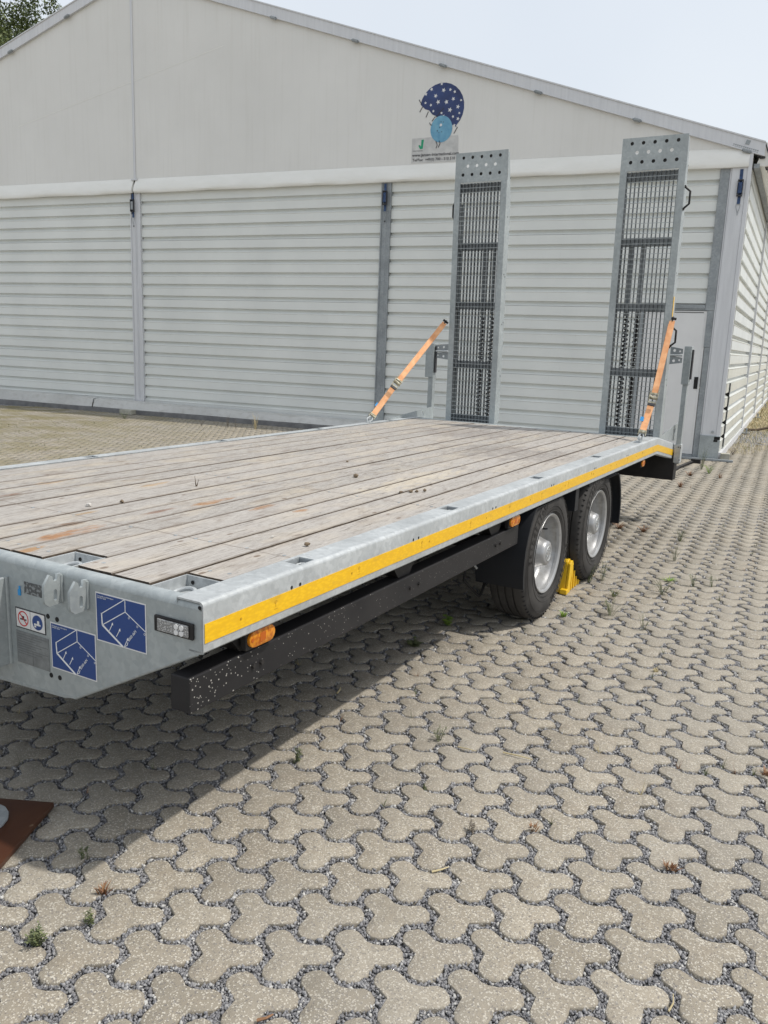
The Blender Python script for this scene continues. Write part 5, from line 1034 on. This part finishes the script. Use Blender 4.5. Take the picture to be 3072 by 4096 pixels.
# uncounted small growth in the joints, straw beside the hall
mb = MB(); cnt = 0
for k in range(900):
    y = 2.6*math.exp(rng.random()*1.7); x = rng.uniform(-.5, .52)*(y+.4)
    if rng.random() < .5: y = rng.uniform(5, 14); x = rng.uniform(.18, .52)*(y+.5)
    if in_tile(np.array([[x, y]]), 0)[0]: continue
    col = rng.choice((0, 0, 1, 2)); 
    for q in range(rng.randint(3, 9)):
        a = rng.uniform(0, 6.28); s_ = rng.uniform(.008, .035); hh = rng.uniform(.008, .035)*(1 if rng.random() < .8 else 2); w_ = .0016; sd = Vector((-math.sin(a)*w_, math.cos(a)*w_, 0)); p0 = Vector((x, y, -.01)); p2 = Vector((x+math.cos(a)*s_, y+math.sin(a)*s_, hh)); mb.add([p0-sd, p0+sd, p2], [(0, 1, 2)], col)
for k in range(2600):       # mossy growth on the far left yard
    x = rng.uniform(-9, -2.2); y = rng.uniform(7, 15.5)
    if rng.random() > (1 if x < -5 else .35): continue
    for q in range(4):
        a = rng.uniform(0, 6.28); s_ = rng.uniform(.01, .05); hh = rng.uniform(.004, .022); w_ = .004; sd = Vector((-math.sin(a)*w_, math.cos(a)*w_, 0)); p0 = Vector((x, y, -.004)); p2 = Vector((x+math.cos(a)*s_, y+math.sin(a)*s_, hh)); mb.add([p0-sd, p0+sd, p2], [(0, 1, 2)], 3 if rng.random() < .8 else 0)
me = bpy.data.meshes.new('joint_weeds'); me.from_pydata(mb.v, [], mb.f)
for mm in (WEED, WEEDR, STRAW, leafmat('moss', (.16, .15, .05), (.30, .27, .13))): me.materials.append(mm)
for p, i in zip(me.polygons, mb.mi): p.material_index = i
tag(link('joint_weeds', me), 'tiny weeds and moss sprouting from the paving joints', 'weeds', kind='stuff')
mb = MB()
for k in range(9000):
    t = rng.random(); v = 1.2+t*22; d = abs(rng.gauss(0, .9))+.03 if rng.random() < .75 else rng.uniform(0, 3.5)
    if d > .15+.22*v: continue
    base = SM @ Vector((v, -d, 0)); p = Matrix.Translation((HX, HY, 0)) @ Matrix.Rotation(HA, 4, 'Z') @ base
    a = rng.uniform(0, 6.28); s_ = rng.uniform(.04, .16); hh = rng.uniform(.01, .10); w_ = .004+.0004*v; sd = Vector((-math.sin(a)*w_, math.cos(a)*w_, 0)); p0 = Vector((p.x, p.y, -.03)); p2 = p0+Vector((math.cos(a)*s_, math.sin(a)*s_, hh+.03)); mb.add([p0-sd, p0+sd, p2], [(0, 1, 2)], 1 if rng.random() < .2 else 0)
me = bpy.data.meshes.new('dry_grass'); me.from_pydata(mb.v, [], mb.f); me.materials.append(STRAW); me.materials.append(WEED)
for p, i in zip(me.polygons, mb.mi): p.material_index = i
tag(link('dry_grass', me), 'dry yellow straw and grass beside the hall side wall', 'grass', kind='stuff')

# rod lying by the side wall, dark bush at its far end
mb = MB(); mb.tube([(0, 0, .03), (.25, -.05, .04), (.5, -.02, .10)], .03, 8); o = mb.build('bent_pipe', BARK); wp = Matrix.Translation((HX, HY, 0)) @ Matrix.Rotation(HA, 4, 'Z') @ (SM @ Vector((6.3, -.05, 0))); o.location = wp; o.rotation_euler = (0, 0, R(-10)); tag(o, 'rusty bent pipe lying in the straw beside the side wall', 'pipe')
def foliage(name, centre, clumps, n_leaf, size, mat, parent, seed, flat=1.0):
    r_ = np.random.RandomState(seed); V_ = []; 
    for (cx, cy, cz, rad) in clumps:
        m_ = int(n_leaf*rad**2); d = r_.randn(m_, 3); d /= np.linalg.norm(d, axis=1)[:, None]; rr_ = rad*(.35+.65*r_.rand(m_)**.5); c_ = d*rr_[:, None]*np.array([1, 1, flat])+np.array([cx, cy, cz])
        u_ = r_.randn(m_, 3); u_ /= np.linalg.norm(u_, axis=1)[:, None]; v_ = np.cross(u_, r_.randn(m_, 3)); v_ /= np.linalg.norm(v_, axis=1)[:, None]; s_ = size*r_.uniform(.5, 1.2, m_)[:, None]
        V_.append(np.stack([c_-u_*s_, c_+v_*s_*.45, c_+u_*s_, c_-v_*s_*.45], 1))
    V_ = np.concatenate(V_).reshape(-1, 3); n_ = len(V_)//4; me = bpy.data.meshes.new(name); me.vertices.add(len(V_)); me.vertices.foreach_set('co', V_.ravel()); me.loops.add(n_*4); me.loops.foreach_set('vertex_index', np.arange(n_*4)); me.polygons.add(n_); me.polygons.foreach_set('loop_start', np.arange(n_)*4); me.update(calc_edges=True); me.materials.append(mat); return link(name, me, parent)
# tree rising behind the left roof slope
# (standing beyond the hall, seen over its left verge)
TP = Vector((-19.5, 40.0, 0))
tree = thing('broadleaf_tree', 'green broadleaf tree rising behind the left roof slope of the hall', 'tree', TP)
mb = MB(); mb.tube([(0, 0, 0), (.2, 0, 6), (0, .3, 12), (.2, .1, 17)], [.55, .42, .28, .12], 12)
limbs = []
for k in range(14):
    a = rng.uniform(0, 6.28); z0 = rng.uniform(7, 16); r_ = rng.uniform(2, 4.4); e = Vector((math.cos(a)*r_, math.sin(a)*r_, z0+rng.uniform(1.5, 4.5))); mb.tube([(0, 0, z0), (e.x*.5, e.y*.5, (z0+e.z)/2+.3), e], [.16, .1, .04], 7); limbs.append(e)
mb.build('trunk', BARK, tree)
cl = [(e.x, e.y, e.z, rng.uniform(.8, 1.7)) for e in limbs]
for k in range(46):
    a = rng.uniform(0, 6.28); r_ = 4.6*rng.random()**.5; z = rng.uniform(8.5, 17.8)-(r_*.45); cl.append((math.cos(a)*r_, math.sin(a)*r_, z, rng.uniform(.6, 1.35)))
for k in range(26):
    a = rng.uniform(0, 6.28); r_ = rng.uniform(1.0, 5.2); cl.append((math.cos(a)*r_, math.sin(a)*r_, 18.9-r_*.62+rng.uniform(-.6, .5), rng.uniform(.25, .6))); cl.append((cl[-1][0]+.1, cl[-1][1], cl[-1][2]+.55, .22))
foliage('crown', None, cl, 1300, .085, LEAF, tree, 4, .9)
bsh = thing('dark_bush', 'dark low bush at the far end of the hall side wall', 'bush', Matrix.Translation((HX, HY, 0)) @ Matrix.Rotation(HA, 4, 'Z') @ (SM @ Vector((21.5, -.75, 0))))
mb = MB(); mb.tube([(0, 0, 0), (.05, 0, .5)], [.05, .02], 6); mb.build('stem', BARK, bsh); foliage('crown', None, [(0, 0, .55, .5), (.45, .2, .5, .45), (-.2, .3, .8, .4), (.9, .5, .7, .6), (1.6, .9, .9, .7)], 900, .06, LEAF, bsh, 9)
